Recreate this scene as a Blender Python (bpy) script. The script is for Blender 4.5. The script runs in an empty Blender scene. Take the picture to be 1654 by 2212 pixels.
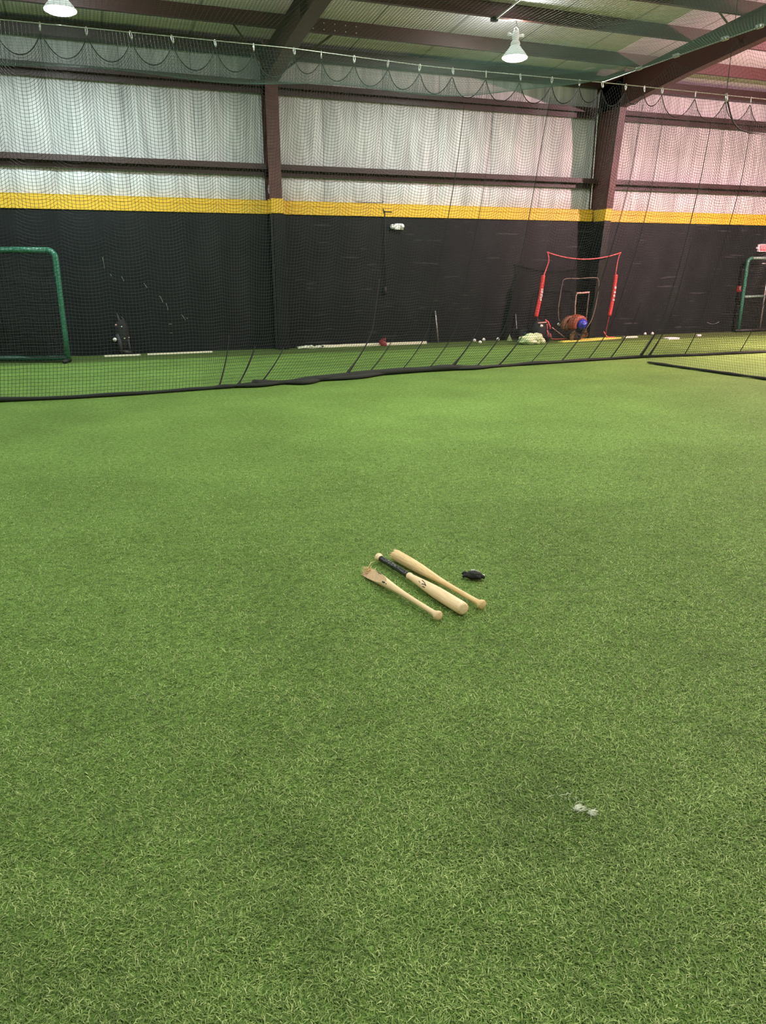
import bpy, bmesh, math, random
import numpy as np
from mathutils import Vector, Matrix, noise

random.seed(7)
rng = np.random.default_rng(11)
scene = bpy.context.scene
C = scene.collection
PI = math.pi

# ------------------------------------------------------------------ camera
cam = bpy.data.objects.new('camera', bpy.data.cameras.new('camera'))
C.objects.link(cam)
cam.location = (0, 0, 1.65)
cam.rotation_euler = (PI / 2 - 0.31027, 0, -0.36445)
cam.data.sensor_fit = 'VERTICAL'
cam.data.sensor_height = 24.0
cam.data.lens = 24.0 * 1660 / 2212
cam.data.clip_start = 0.05
scene.camera = cam

# ------------------------------------------------------------------ view + world
scene.view_settings.view_transform = 'Standard'
scene.view_settings.look = 'None'
scene.view_settings.gamma = 1.0
scene.view_settings.use_curve_mapping = False
scene.view_settings.exposure = 0.0
w = bpy.data.worlds.new('world')
scene.world = w
w.use_nodes = True
w.node_tree.nodes['Background'].inputs[0].default_value = (0.8, 0.9, 1, 1)
w.node_tree.nodes['Background'].inputs[1].default_value = 0.0
scene.cycles.max_bounces = 8
scene.cycles.diffuse_bounces = 5

# lamps: x, y, drop below the purlin, power down, power up and sideways, colour, label (all are the same kind of fixture; the extra ones are unseen, added for bounce light)
LAMPS = [
    (0.20, 13.39, 0.0, 215, 75, (0.84, 1.0, 0.99), 'glowing bell-shaped high bay lamp hung in the bay left of the box-padded column'),
    (7.57, 13.39, 0.0, 180, 75, (0.92, 1.0, 0.92), 'lit high bay lamp with bell reflector, hung between the two steel columns'),
    (14.6, 10.7, 0.95, 1700, 1900, (1.0, 0.57, 0.61), 'pinkish high bay lamp hung low in the bay beyond the tapered column'),
    (4.4, 7.9, 0.0, 370, 120, (0.96, 1.0, 0.84), 'high bay lamp hung over the open turf midway to the net'),
    (-3.0, 5.0, 0.0, 240, 80, (0.95, 1.0, 0.92), 'unseen extra high bay lamp over the turf at the side of the hall away from the screens'),
    (9.5, 3.0, 0.0, 220, 80, (1.0, 0.95, 0.82), 'unseen extra high bay lamp over the turf on the far side of the divider cable'),
    (2.6, -0.8, 0.0, 300, 60, (1.0, 0.99, 0.88), 'unseen extra high bay lamp hung over the bats end of the hall'),
    (-5.5, 12.5, 0.0, 220, 80, (0.92, 1.0, 0.97), 'unseen extra high bay lamp in the bay past the green padded screen'),
    (16.0, 2.0, 0.0, 320, 100, (1.0, 0.72, 0.68), 'unseen extra high bay lamp far across the hall past the divider cable'),
]

# ------------------------------------------------------------------ materials
def lin(r, g, b):
    f = lambda c: (c / 255 / 12.92) if c / 255 <= 0.04045 else ((c / 255 + 0.055) / 1.055) ** 2.4
    return (f(r), f(g), f(b), 1)

def mat(name, col, rough=0.6, metal=0.0, var=0.12, scale=20.0, bump=0.0, bscale=60.0, spec=0.5, emit=None, estr=0.0):
    m = bpy.data.materials.new(name)
    m.use_nodes = True
    nt = m.node_tree
    b = nt.nodes['Principled BSDF']
    b.inputs['Roughness'].default_value = rough
    b.inputs['Metallic'].default_value = metal
    b.inputs['Specular IOR Level'].default_value = spec
    tc = nt.nodes.new('ShaderNodeTexCoord')
    n = nt.nodes.new('ShaderNodeTexNoise')
    n.inputs['Scale'].default_value = scale
    n.inputs['Detail'].default_value = 4
    nt.links.new(tc.outputs['Object'], n.inputs['Vector'])
    mx = nt.nodes.new('ShaderNodeMix')
    mx.data_type = 'RGBA'
    c = col if len(col) == 4 else (*col, 1)
    mx.inputs['A'].default_value = tuple(min(1, x * (1 - var)) for x in c[:3]) + (1,)
    mx.inputs['B'].default_value = tuple(min(1, x * (1 + var)) for x in c[:3]) + (1,)
    nt.links.new(n.outputs['Fac'], mx.inputs['Factor'])
    nt.links.new(mx.outputs['Result'], b.inputs['Base Color'])
    if bump:
        n2 = nt.nodes.new('ShaderNodeTexNoise')
        n2.inputs['Scale'].default_value = bscale
        n2.inputs['Detail'].default_value = 5
        nt.links.new(tc.outputs['Object'], n2.inputs['Vector'])
        bp = nt.nodes.new('ShaderNodeBump')
        bp.inputs['Strength'].default_value = bump
        bp.inputs['Distance'].default_value = 0.01
        nt.links.new(n2.outputs['Fac'], bp.inputs['Height'])
        nt.links.new(bp.outputs['Normal'], b.inputs['Normal'])
    if emit:
        b.inputs['Emission Color'].default_value = (*emit[:3], 1)
        b.inputs['Emission Strength'].default_value = estr
    return m

class NT:
    """tiny node helper"""
    def __init__(self, m):
        self.t = m.node_tree
    def n(self, kind, **kw):
        nd = self.t.nodes.new(kind)
        for k, v in kw.items():
            setattr(nd, k, v)
        return nd
    def l(self, a, b):
        self.t.links.new(a, b)
    def math(self, op, a, b=None, clamp=False):
        nd = self.n('ShaderNodeMath', operation=op)
        nd.use_clamp = clamp
        for i, x in enumerate((a, b)):
            if x is None: continue
            if isinstance(x, (int, float)): nd.inputs[i].default_value = x
            else: self.l(x, nd.inputs[i])
        return nd.outputs[0]
    def mix(self, fac, a, b, blend='MIX'):
        nd = self.n('ShaderNodeMix', data_type='RGBA', blend_type=blend)
        for k, x in (('Factor', fac), ('A', a), ('B', b)):
            if isinstance(x, (int, float)): nd.inputs[k].default_value = x
            elif isinstance(x, tuple): nd.inputs[k].default_value = x
            else: self.l(x, nd.inputs[k])
        return nd.outputs['Result']
    def noise(self, vec, scale, detail=3, rough=0.5, dist=0.0):
        nd = self.n('ShaderNodeTexNoise')
        nd.inputs['Scale'].default_value = scale
        nd.inputs['Detail'].default_value = detail
        nd.inputs['Roughness'].default_value = rough
        nd.inputs['Distortion'].default_value = dist
        self.l(vec, nd.inputs['Vector'])
        return nd.outputs['Fac']
    def ramp(self, fac, stops):
        nd = self.n('ShaderNodeValToRGB')
        e = nd.color_ramp.elements
        e[0].position, e[0].color = stops[0]
        e[1].position, e[1].color = stops[-1]
        for p, c in stops[1:-1]:
            x = e.new(p); x.color = c
        self.l(fac, nd.inputs['Fac'])
        return nd.outputs['Color']

def turf_material():
    m = mat('turf', (0.1, 0.2, 0.05), rough=0.8, spec=0.08)
    k = NT(m)
    b = m.node_tree.nodes['Principled BSDF']
    tc = k.n('ShaderNodeTexCoord').outputs['Object']
    sep = k.n('ShaderNodeSeparateXYZ'); k.l(tc, sep.inputs[0])
    fine = k.noise(tc, 130, 3, 0.75)
    mid = k.noise(tc, 42, 5, 0.7, 0.8)
    wrink = k.noise(tc, 16, 5, 0.7, 1.2)
    patch = k.noise(tc, 0.9, 3, 0.5)
    c = k.ramp(fine, [(0.34, lin(54, 84, 32)), (0.5, lin(108, 140, 68)), (0.66, lin(172, 194, 124))])
    c = k.mix(k.math('MULTIPLY', mid, 0.55), c, lin(92, 130, 52))
    dark = k.ramp(wrink, [(0.28, (0.62, 0.62, 0.62, 1)), (0.42, (1, 1, 1, 1))])
    c = k.mix(0.8, c, dark, 'MULTIPLY')
    grain = k.noise(tc, 24, 6, 0.85, 0.3)
    c = k.mix(1.0, c, k.ramp(grain, [(0.36, (0.62, 0.66, 0.60, 1)), (0.5, (1.0, 1.0, 1.0, 1)), (0.64, (1.38, 1.34, 1.42, 1))]), 'MULTIPLY')
    pt = k.ramp(patch, [(0.32, (0.80, 0.80, 0.78, 1)), (0.68, (1.04, 1.04, 1.04, 1))])
    c = k.mix(1.0, c, pt, 'MULTIPLY')
    # older, darker strip of turf along the wall
    strip = k.math('GREATER_THAN', sep.outputs['Y'], 14.92)
    c = k.mix(k.math('MULTIPLY', strip, 0.85), c, lin(76, 92, 50))
    k.l(c, b.inputs['Base Color'])
    h = k.math('ADD', k.math('MULTIPLY', mid, 0.6), k.math('MULTIPLY', wrink, 0.8))
    h = k.math('ADD', h, k.math('MULTIPLY', fine, 0.3))
    bp = k.n('ShaderNodeBump')
    bp.inputs['Strength'].default_value = 0.8
    bp.inputs['Distance'].default_value = 0.02
    k.l(h, bp.inputs['Height'])
    k.l(bp.outputs['Normal'], b.inputs['Normal'])
    return m

def blade_material():
    m = mat('turf_blade', (0.1, 0.2, 0.05), rough=0.6, spec=0.3)
    k = NT(m)
    b = m.node_tree.nodes['Principled BSDF']
    g = k.n('ShaderNodeNewGeometry')
    tc = k.n('ShaderNodeTexCoord').outputs['Object']
    c = k.ramp(g.outputs['Random Per Island'], [(0.0, lin(76, 104, 42)), (0.45, lin(112, 140, 68)), (0.8, lin(146, 170, 98)), (0.97, lin(188, 204, 136))])
    patch = k.noise(tc, 2.0, 5, 0.7)
    pt = k.ramp(patch, [(0.3, (0.52, 0.55, 0.50, 1)), (0.5, (0.86, 0.86, 0.85, 1)), (0.7, (1.08, 1.08, 1.08, 1))])
    c = k.mix(1.0, c, pt, 'MULTIPLY')
    k.l(c, b.inputs['Base Color'])
    return m

def insulation_material():
    m = mat('white_vinyl_insulation', lin(218, 220, 218), rough=0.42, spec=0.4)
    k = NT(m)
    b = m.node_tree.nodes['Principled BSDF']
    tc = k.n('ShaderNodeTexCoord').outputs['Object']
    mp = k.n('ShaderNodeMapping'); mp.inputs['Scale'].default_value = (1, 1, 0.12)
    k.l(tc, mp.inputs['Vector'])
    st = k.noise(mp.outputs[0], 5, 5, 0.6, 0.4)
    c = k.ramp(st, [(0.3, lin(170, 172, 172)), (0.55, lin(204, 206, 206)), (0.75, lin(228, 228, 228))])
    sep = k.n('ShaderNodeSeparateXYZ'); k.l(tc, sep.inputs[0])
    fr = k.math('FRACT', k.math('DIVIDE', k.math('ADD', sep.outputs['X'], 20.3), 1.26))
    seam = k.math('LESS_THAN', fr, 0.012)
    c = k.mix(k.math('MULTIPLY', seam, 0.6), c, lin(70, 72, 70))
    k.l(c, b.inputs['Base Color'])
    bp = k.n('ShaderNodeBump'); bp.inputs['Strength'].default_value = 0.35; bp.inputs['Distance'].default_value = 0.05
    k.l(st, bp.inputs['Height']); k.l(bp.outputs['Normal'], b.inputs['Normal'])
    return m

def ceiling_material():
    m = mat('roof_liner', lin(180, 186, 172), rough=0.6)
    k = NT(m)
    b = m.node_tree.nodes['Principled BSDF']
    tc = k.n('ShaderNodeTexCoord').outputs['Object']
    sep = k.n('ShaderNodeSeparateXYZ'); k.l(tc, sep.inputs[0])
    rib = k.math('SINE', k.math('MULTIPLY', sep.outputs['X'], 2 * PI / 0.06))
    ribc = k.ramp(k.math('ADD', k.math('MULTIPLY', rib, 0.5), 0.5), [(0.15, lin(198, 190, 200)), (0.5, lin(236, 226, 238))])
    fr = k.math('FRACT', k.math('DIVIDE', k.math('ADD', sep.outputs['X'], 20.4), 1.52))
    seam = k.math('LESS_THAN', fr, 0.025)
    c = k.mix(k.math('MULTIPLY', seam, 0.55), ribc, lin(60, 62, 54))
    k.l(c, b.inputs['Base Color'])
    bp = k.n('ShaderNodeBump'); bp.inputs['Strength'].default_value = 0.3; bp.inputs['Distance'].default_value = 0.01
    k.l(rib, bp.inputs['Height']); k.l(bp.outputs['Normal'], b.inputs['Normal'])
    return m

def black_wall_material():
    m = mat('black_panel_paint', lin(44, 46, 46), rough=0.5, spec=0.22)
    k = NT(m)
    b = m.node_tree.nodes['Principled BSDF']
    tc = k.n('ShaderNodeTexCoord').outputs['Object']
    n1 = k.noise(tc, 1.3, 4, 0.6)
    c = k.ramp(n1, [(0.3, lin(14, 19, 22)), (0.7, lin(25, 29, 31))])
    mp = k.n('ShaderNodeMapping'); mp.inputs['Scale'].default_value = (0.9, 1, 16)
    k.l(tc, mp.inputs['Vector'])
    sc = k.noise(mp.outputs[0], 1.6, 2, 0.4)
    sep = k.n('ShaderNodeSeparateXYZ'); k.l(tc, sep.inputs[0])
    beyond = k.math('GREATER_THAN', sep.outputs['X'], 4.2)
    streak = k.math('MULTIPLY', k.math('GREATER_THAN', sc, 0.705), beyond)
    c = k.mix(k.math('MULTIPLY', streak, 0.2), c, lin(120, 122, 120))
    k.l(c, b.inputs['Base Color'])
    bp = k.n('ShaderNodeBump'); bp.inputs['Strength'].default_value = 0.15; bp.inputs['Distance'].default_value = 0.01
    k.l(k.noise(tc, 90, 3), bp.inputs['Height']); k.l(bp.outputs['Normal'], b.inputs['Normal'])
    return m

def column_material():
    """brown primer above, yellow painted band, black below"""
    m = mat('column_paint', lin(84, 50, 46), rough=0.5)
    k = NT(m)
    b = m.node_tree.nodes['Principled BSDF']
    tc = k.n('ShaderNodeTexCoord').outputs['Object']
    sep = k.n('ShaderNodeSeparateXYZ'); k.l(tc, sep.inputs[0])
    n1 = k.noise(tc, 9, 4)
    brown = k.ramp(n1, [(0.3, lin(74, 43, 40)), (0.7, lin(92, 56, 52))])
    c = k.mix(k.math('LESS_THAN', sep.outputs['Z'], 2.87), brown, lin(218, 178, 52))
    c = k.mix(k.math('LESS_THAN', sep.outputs['Z'], 2.62), c, lin(24, 27, 28))
    k.l(c, b.inputs['Base Color'])
    return m

def wood_material(name, light, dark, sx=14):
    m = mat(name, light, rough=0.45, spec=0.4)
    k = NT(m)
    b = m.node_tree.nodes['Principled BSDF']
    tc = k.n('ShaderNodeTexCoord').outputs['Object']
    mp = k.n('ShaderNodeMapping'); mp.inputs['Scale'].default_value = (0.06, 1, 1)
    k.l(tc, mp.inputs['Vector'])
    g = k.noise(mp.outputs[0], sx * 12, 5, 0.6, 0.8)
    c = k.ramp(g, [(0.3, dark), (0.55, light), (0.8, tuple(min(1, x * 1.12) for x in light[:3]) + (1,))])
    k.l(c, b.inputs['Base Color'])
    return m

M = {}
M['turf'] = turf_material()
M['blade'] = blade_material()
M['insul'] = insulation_material()
M['roof'] = ceiling_material()
M['black_wall'] = black_wall_material()
M['column'] = column_material()
M['brown'] = mat('brown_primer_steel', lin(80, 48, 44), 0.5, 0.0, 0.18, 8)
M['brown_dark'] = mat('dark_brown_primer_steel', lin(62, 42, 40), 0.5, 0.0, 0.18, 8)
M['yellow'] = mat('yellow_paint', lin(222, 180, 50), 0.5, 0, 0.08, 6)
M['dull_wall'] = mat('hall_wall_paint', lin(214, 216, 210), 0.7, 0, 0.1, 2)
M['twine'] = mat('dark_green_twine', lin(34, 43, 40), 0.7, 0, 0.15, 3)
M['twine_lit'] = mat('lamplit_twine', lin(70, 96, 90), 0.6, 0, 0.15, 3)  # the dark net twine, painted lighter and teal as the lamps light it
M['twine_black'] = mat('black_twine', lin(30, 33, 33), 0.7, 0, 0.15, 3)
M['hem'] = mat('black_net_hem', lin(26, 32, 26), 0.85, 0, 0.3, 30, 0.6, 60)
M['steel'] = mat('galvanised_steel', lin(205, 208, 205), 0.35, 0.6, 0.1, 30)
M['white_plastic'] = mat('white_plastic', lin(240, 240, 238), 0.4, 0, 0.03, 8)
M['lit_white_paint'] = mat('lit_lamp_housing', lin(238, 240, 238), 0.4, 0, 0.04, 9, emit=(0.9, 1, 0.95), estr=0.2)  # white paint with a faint glow added, as if lit by the lamp
M['dark_metal'] = mat('dark_metal', lin(46, 44, 40), 0.5, 0.4, 0.15, 20)
M['black'] = mat('black_rubber', lin(22, 22, 22), 0.55, 0, 0.2, 25)
M['black_fabric'] = mat('black_fabric', lin(26, 26, 27), 0.8, 0, 0.25, 40, 0.4, 120)
M['grey_fabric'] = mat('dark_grey_fabric', lin(62, 64, 68), 0.8, 0, 0.2, 40, 0.4, 120)
M['green_pad'] = mat('green_vinyl_padding', lin(44, 104, 82), 0.3, 0, 0.6, 28, 1.0, 30)
M['green_dark'] = mat('dark_green_padding', lin(24, 66, 50), 0.4, 0, 0.45, 40, 0.6, 45)
M['green_grey'] = mat('grey_green_padding', lin(104, 132, 120), 0.42, 0, 0.25, 40, 0.5, 45)
M['red'] = mat('red_sleeve', lin(214, 60, 62), 0.6, 0, 0.15, 30, 0.3, 80)
M['red_pole'] = mat('red_pole', lin(226, 92, 96), 0.4, 0, 0.1, 20)
M['red_dark'] = mat('dark_red_leather', lin(132, 40, 42), 0.45, 0, 0.35, 40, 0.6, 40)
M['red_leather'] = mat('red_brown_leather', lin(142, 72, 52), 0.5, 0, 0.25, 25, 0.5, 50)
M['tan_leather'] = mat('tan_leather', lin(116, 76, 50), 0.5, 0, 0.25, 25, 0.5, 50)
M['olive_leather'] = mat('olive_tan_leather', lin(92, 76, 50), 0.5, 0, 0.3, 25, 0.5, 50)
M['blue'] = mat('royal_blue_vinyl', lin(44, 50, 168), 0.4, 0, 0.35, 30, 0.4, 40)
M['ball'] = mat('white_ball_leather', lin(238, 236, 228), 0.5, 0, 0.04, 20)
M['pale_bag'] = mat('pale_green_white_plastic', lin(206, 222, 172), 0.35, 0, 0.12, 9, 0.4, 22)
M['cream'] = mat('cream_wood_lath', lin(238, 232, 206), 0.6, 0, 0.06, 12)
M['yellow_mat'] = mat('yellow_mat', lin(228, 222, 96), 0.7, 0, 0.1, 6)
M['paper'] = mat('white_crumpled_paper', lin(222, 226, 206), 0.7, 0, 0.12, 20, 0.4, 60)
M['grey_pole'] = mat('grey_metal_pole', lin(140, 140, 136), 0.4, 0.5, 0.1, 20)
M['pink_strap'] = mat('pale_pink_strap', lin(222, 170, 162), 0.6, 0, 0.1, 20)
M['grey_strap'] = mat('taupe_strap', lin(116, 98, 92), 0.6, 0, 0.1, 20)
M['bat'] = wood_material('ash_wood', lin(244, 214, 174), lin(226, 190, 146))
M['bat_b'] = wood_material('pale_ash_wood', lin(248, 220, 182), lin(230, 194, 152))
M['bat_c'] = wood_material('golden_ash_wood', lin(238, 208, 158), lin(212, 174, 122))
M['split'] = mat('rough_split_wood', lin(216, 182, 146), 0.8, 0, 0.25, 160, 0.8, 180)
M['grip'] = mat('glossy_black_grip_tape', lin(20, 20, 24), 0.22, 0, 0.2, 60, 0.5, 60, 0.7)
M['ink'] = mat('black_ink', lin(18, 16, 16), 0.5)
M['white_fibre'] = mat('white_fibre', lin(236, 240, 226), 0.6, 0, 0.05, 30)
M['lens'] = mat('lit_lens', (1, 1, 1), 0.4, emit=(1, 1, 0.98), estr=9.0)
M['shade_glow'] = mat('lit_acrylic_bell', lin(200, 210, 204), 0.3, emit=(0.88, 1.0, 0.94), estr=0.4)
M['exit_red'] = mat('lit_red_exit_face', lin(230, 60, 70), 0.4, emit=(1, 0.12, 0.14), estr=0.7)
M['exit_white'] = mat('pinkish_white_plastic', lin(244, 226, 226), 0.4, 0, 0.03, 8)

# ------------------------------------------------------------------ mesh builder
class MB:
    def __init__(self):
        self.v, self.f, self.mi = [], [], []
    def add(self, vs, fs, mi=0):
        o = len(self.v)
        self.v += [tuple(x) for x in vs]
        self.f += [[i + o for i in f] for f in fs]
        self.mi += [mi] * len(fs)
        return self
    def box(self, c, s, rot=None, mi=0):
        hx, hy, hz = s[0] / 2, s[1] / 2, s[2] / 2
        vs = [Vector((x, y, z)) for x in (-hx, hx) for y in (-hy, hy) for z in (-hz, hz)]
        if rot is not None:
            vs = [rot @ p for p in vs]
        vs = [p + Vector(c) for p in vs]
        return self.add(vs, [(0, 1, 3, 2), (4, 6, 7, 5), (0, 4, 5, 1), (2, 3, 7, 6), (0, 2, 6, 4), (1, 5, 7, 3)], mi)
    def tube(self, pts, r, n=8, closed=False, mi=0, squash=1.0):
        pts = [Vector(p) for p in pts]
        k = len(pts)
        rs = r if isinstance(r, (list, tuple)) else [r] * k
        up = Vector((0, 0, 1))
        t0 = (pts[1] - pts[0]).normalized()
        ref = up if abs(t0.dot(up)) < 0.9 else Vector((1, 0, 0))
        nrm = (ref - t0 * ref.dot(t0)).normalized()
        vs = []
        for i in range(k):
            if closed:
                t = (pts[(i + 1) % k] - pts[i - 1]).normalized()
            else:
                t = (pts[min(i + 1, k - 1)] - pts[max(i - 1, 0)]).normalized()
            nrm = (nrm - t * nrm.dot(t)).normalized()
            bn = t.cross(nrm)
            for j in range(n):
                a = 2 * PI * j / n
                vs.append(pts[i] + nrm * (math.cos(a) * rs[i] * squash) + bn * (math.sin(a) * rs[i]))
        fs = []
        for i in range(k if closed else k - 1):
            i2 = (i + 1) % k
            for j in range(n):
                j2 = (j + 1) % n
                fs.append((i * n + j, i * n + j2, i2 * n + j2, i2 * n + j))
        if not closed:
            fs.append(tuple(range(n))[::-1])
            fs.append(tuple((k - 1) * n + j for j in range(n)))
        return self.add(vs, fs, mi)
    def lathe(self, prof, n=24, axis='Z', org=(0, 0, 0), mi=0):
        """prof: (radius, position along axis)"""
        vs = []
        for (r, h) in prof:
            for j in range(n):
                a = 2 * PI * j / n
                p = (r * math.cos(a), r * math.sin(a), h)
                if axis == 'X': p = (h, r * math.cos(a), r * math.sin(a))
                if axis == 'Y': p = (r * math.sin(a), h, r * math.cos(a))
                vs.append((p[0] + org[0], p[1] + org[1], p[2] + org[2]))
        fs = []
        for i in range(len(prof) - 1):
            for j in range(n):
                j2 = (j + 1) % n
                fs.append((i * n + j, i * n + j2, (i + 1) * n + j2, (i + 1) * n + j))
        fs.append(tuple(range(n))[::-1])
        fs.append(tuple((len(prof) - 1) * n + j for j in range(n)))
        return self.add(vs, fs, mi)
    def blob(self, c, s, amp=0.1, freq=2.0, seed=0.0, sub=3, rot=None, mi=0, flat=None):
        bm = bmesh.new()
        bmesh.ops.create_icosphere(bm, subdivisions=sub, radius=1)
        vs = []
        for v in bm.verts:
            p = v.co.copy()
            d = 1 + amp * noise.fractal(p * freq + Vector((seed, seed * 1.7, -seed)), 1.0, 2.0, 3)
            p = p * d
            p = Vector((p.x * s[0], p.y * s[1], p.z * s[2]))
            if rot is not None: p = rot @ p
            p = p + Vector(c)
            if flat is not None and p.z < flat: p.z = flat
            vs.append(p)
        fs = [tuple(v.index for v in f.verts) for f in bm.faces]
        bm.free()
        return self.add(vs, fs, mi)
    def prism(self, poly, y0, y1, mi=0, plane='XZ'):
        n = len(poly)
        f = {'XZ': lambda p, d: (p[0], d, p[1]), 'YZ': lambda p, d: (d, p[0], p[1]), 'XY': lambda p, d: (p[0], p[1], d)}[plane]
        vs = [f(p, y0) for p in poly] + [f(p, y1) for p in poly]
        fs = [tuple(range(n)), tuple(range(n, 2 * n))[::-1]]
        for i in range(n):
            j = (i + 1) % n
            fs.append((i, i + n, j + n, j))
        return self.add(vs, fs, mi)
    def build(self, name, m, parent=None, smooth=False, org=None, bevel=0.0):
        me = bpy.data.meshes.new(name)
        me.from_pydata(self.v, [], self.f)
        ms = m if isinstance(m, (list, tuple)) else [m]
        for x in ms: me.materials.append(x)
        if len(ms) > 1:
            me.polygons.foreach_set('material_index', self.mi)
        bm = bmesh.new(); bm.from_mesh(me)
        bmesh.ops.recalc_face_normals(bm, faces=bm.faces)
        bm.to_mesh(me); bm.free()
        if smooth:
            me.polygons.foreach_set('use_smooth', [True] * len(me.polygons))
        me.update()
        o = bpy.data.objects.new(name, me)
        C.objects.link(o)
        if parent is not None:
            o.parent = parent
        if org is not None:                       # put the origin of a single-mesh thing at its base
            me.transform(Matrix.Translation(-Vector(org)))
            o.location = org
        if bevel:
            b = o.modifiers.new('bevel', 'BEVEL'); b.width = bevel; b.segments = 2; b.limit_method = 'ANGLE'
        return o

def tag(o, label, cat, group=None, kind=None):
    o['label'] = label
    o['category'] = cat
    if group: o['group'] = group
    if kind: o['kind'] = kind
    return o

def thing(name, loc, label, cat, group=None, rotz=0.0):
    o = bpy.data.objects.new(name, None)
    o.empty_display_size = 0.1
    C.objects.link(o)
    o.location = loc
    o.rotation_euler = (0, 0, rotz)
    return tag(o, label, cat, group)

def copy_tree(root, loc, label, group=None):
    r = root.copy(); C.objects.link(r); r.location = loc; r['label'] = label
    if group: r['group'] = group
    for ch in list(root.children):
        c = ch.copy(); C.objects.link(c); c.parent = r
        if ch.type == 'LIGHT': c.data = ch.data.copy()
        for g in ch.children:
            d = g.copy(); C.objects.link(d); d.parent = c
    return r

def raw_mesh(name, co, loops, sizes, m, parent=None, smooth=False):
    """fast mesh from numpy arrays"""
    me = bpy.data.meshes.new(name)
    me.vertices.add(len(co)); me.vertices.foreach_set('co', co.astype(np.float32).ravel())
    me.loops.add(len(loops)); me.loops.foreach_set('vertex_index', loops.astype(np.int32))
    me.polygons.add(len(sizes))
    starts = np.concatenate([[0], np.cumsum(sizes)[:-1]]).astype(np.int32)
    me.polygons.foreach_set('loop_start', starts)
    if smooth: me.polygons.foreach_set('use_smooth', np.ones(len(sizes), bool))
    me.update(calc_edges=True)
    me.materials.append(m)
    o = bpy.data.objects.new(name, me)
    C.objects.link(o)
    if parent is not None: o.parent = parent
    return o

def net_mesh(name, P, r, m, parent=None):
    """a knotted net: every string of the grid P[ni,nj,3] is a three-sided tube"""
    cos, quads, off = [], [], 0
    for G in (P, P.transpose(1, 0, 2)):
        ns, k, _ = G.shape
        if ns < 1 or k < 2: continue
        T = np.gradient(G, axis=1)
        T /= np.linalg.norm(T, axis=2, keepdims=True) + 1e-9
        ref = np.array([0.31, 0.9, 0.3])
        N = ref - T * (T @ ref)[..., None]
        N /= np.linalg.norm(N, axis=2, keepdims=True) + 1e-9
        B = np.cross(T, N)
        ring = [G + r * (math.cos(a) * N + math.sin(a) * B) for a in (0.5, 0.5 + 2 * PI / 3, 0.5 + 4 * PI / 3)]
        V = np.stack(ring, axis=2)                     # ns,k,3,3
        idx = off + np.arange(ns * k * 3).reshape(ns, k, 3)
        a = idx[:, :-1, :]; b = idx[:, 1:, :]
        q = np.stack([a, np.roll(a, -1, axis=2), np.roll(b, -1, axis=2), b], axis=-1)
        cos.append(V.reshape(-1, 3)); quads.append(q.reshape(-1, 4)); off += ns * k * 3
    co = np.concatenate(cos); q = np.concatenate(quads)
    return raw_mesh(name, co, q.ravel(), np.full(len(q), 4), m, parent, True)

# ================================================================== STRUCTURE
D = 16.05          # face of the black wall panels
X0, X1, Y0 = -9.0, 24.0, -7.0
def roof_z(y): return 5.78 + 0.09 * (14.85 - y)

o = MB().prism([(X0, Y0), (X1, Y0), (X1, 16.3), (X0, 16.3)], -0.1, 0.0, plane='XY').build('floor', M['turf'])
tag(o, 'bright green artificial turf floor of the batting hall', 'floor', kind='structure')

# insulation wall with vinyl wrinkles
nx, nz = 760, 40
xs = np.linspace(X0, X1, nx); zs = np.linspace(2.5, 5.75, nz)
XX, ZZ = np.meshgrid(xs, zs, indexing='ij')
Yw = np.zeros_like(XX)
for i in range(nx):
    for j in range(nz):
        x, z = xs[i], zs[j]
        t = (x + 20.3) / 1.26 % 1.0
        bay = 0.0
        for a, b in ((2.86, 3.35), (3.5, 4.78), (4.95, 5.5)):
            if a < z < b: bay = math.sin(PI * (z - a) / (b - a)) ** 0.6
        puff = math.sin(PI * t) ** 0.35
        wr = noise.noise(Vector((x * 3.4, z * 0.45, 1.3))) * 0.6 + noise.noise(Vector((x * 9.5, z * 0.8, 5.3))) * 0.35
        Yw[i, j] = 16.22 - bay * (0.05 * puff + 0.035 * wr)
co = np.stack([XX, Yw, ZZ], -1).reshape(-1, 3)
idx = np.arange(nx * nz).reshape(nx, nz)
q = np.stack([idx[:-1, :-1], idx[1:, :-1], idx[1:, 1:], idx[:-1, 1:]], -1).reshape(-1, 4)
o = raw_mesh('wall_back_upper', co, q.ravel(), np.full(len(q), 4), M['insul'], None, True)
tag(o, 'white vinyl-faced insulation filling the wall above the yellow band', 'wall', kind='structure')

o = MB().box(((X0 + X1) / 2, D + 0.06, 1.31), (X1 - X0, 0.12, 2.63)).build('wall_back', M['black_wall'])
tag(o, 'black painted panel wall below the yellow band', 'wall', kind='structure')
# white scuffs on the black wall
mb = MB()
for (xa, za, xb, zb) in [(0.5, 1.8, 0.51, 1.6), (0.6, 1.5, 0.62, 1.46), (0.8, 1.45, 0.84, 1.37), (1.2, 1.33, 1.25, 1.24), (1.46, 1.08, 1.5, 1.06),
                         (1.49, 1.06, 1.52, 0.97), (1.58, 0.95, 1.61, 0.82), (1.86, 0.73, 1.93, 0.62), (1.95, 0.67, 1.97, 0.64), (1.6, 0.55, 1.66, 0.55), (1.61, 0.38, 1.66, 0.38)]:
    mb.tube([(xa, D, za), ((xa + xb) / 2 + 0.004, D, (za + zb) / 2), (xb, D, zb)], 0.006, 5)
mb.tube([(15.06 + 0.4 * i / 8, D, 0.26 - 0.05 * math.sin(PI * i / 8)) for i in range(9)], 0.006, 5)
o.parent = None
sc = mb.build('scuff_marks', mat('pale_scuff', lin(120, 128, 118), 0.8), o)

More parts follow.
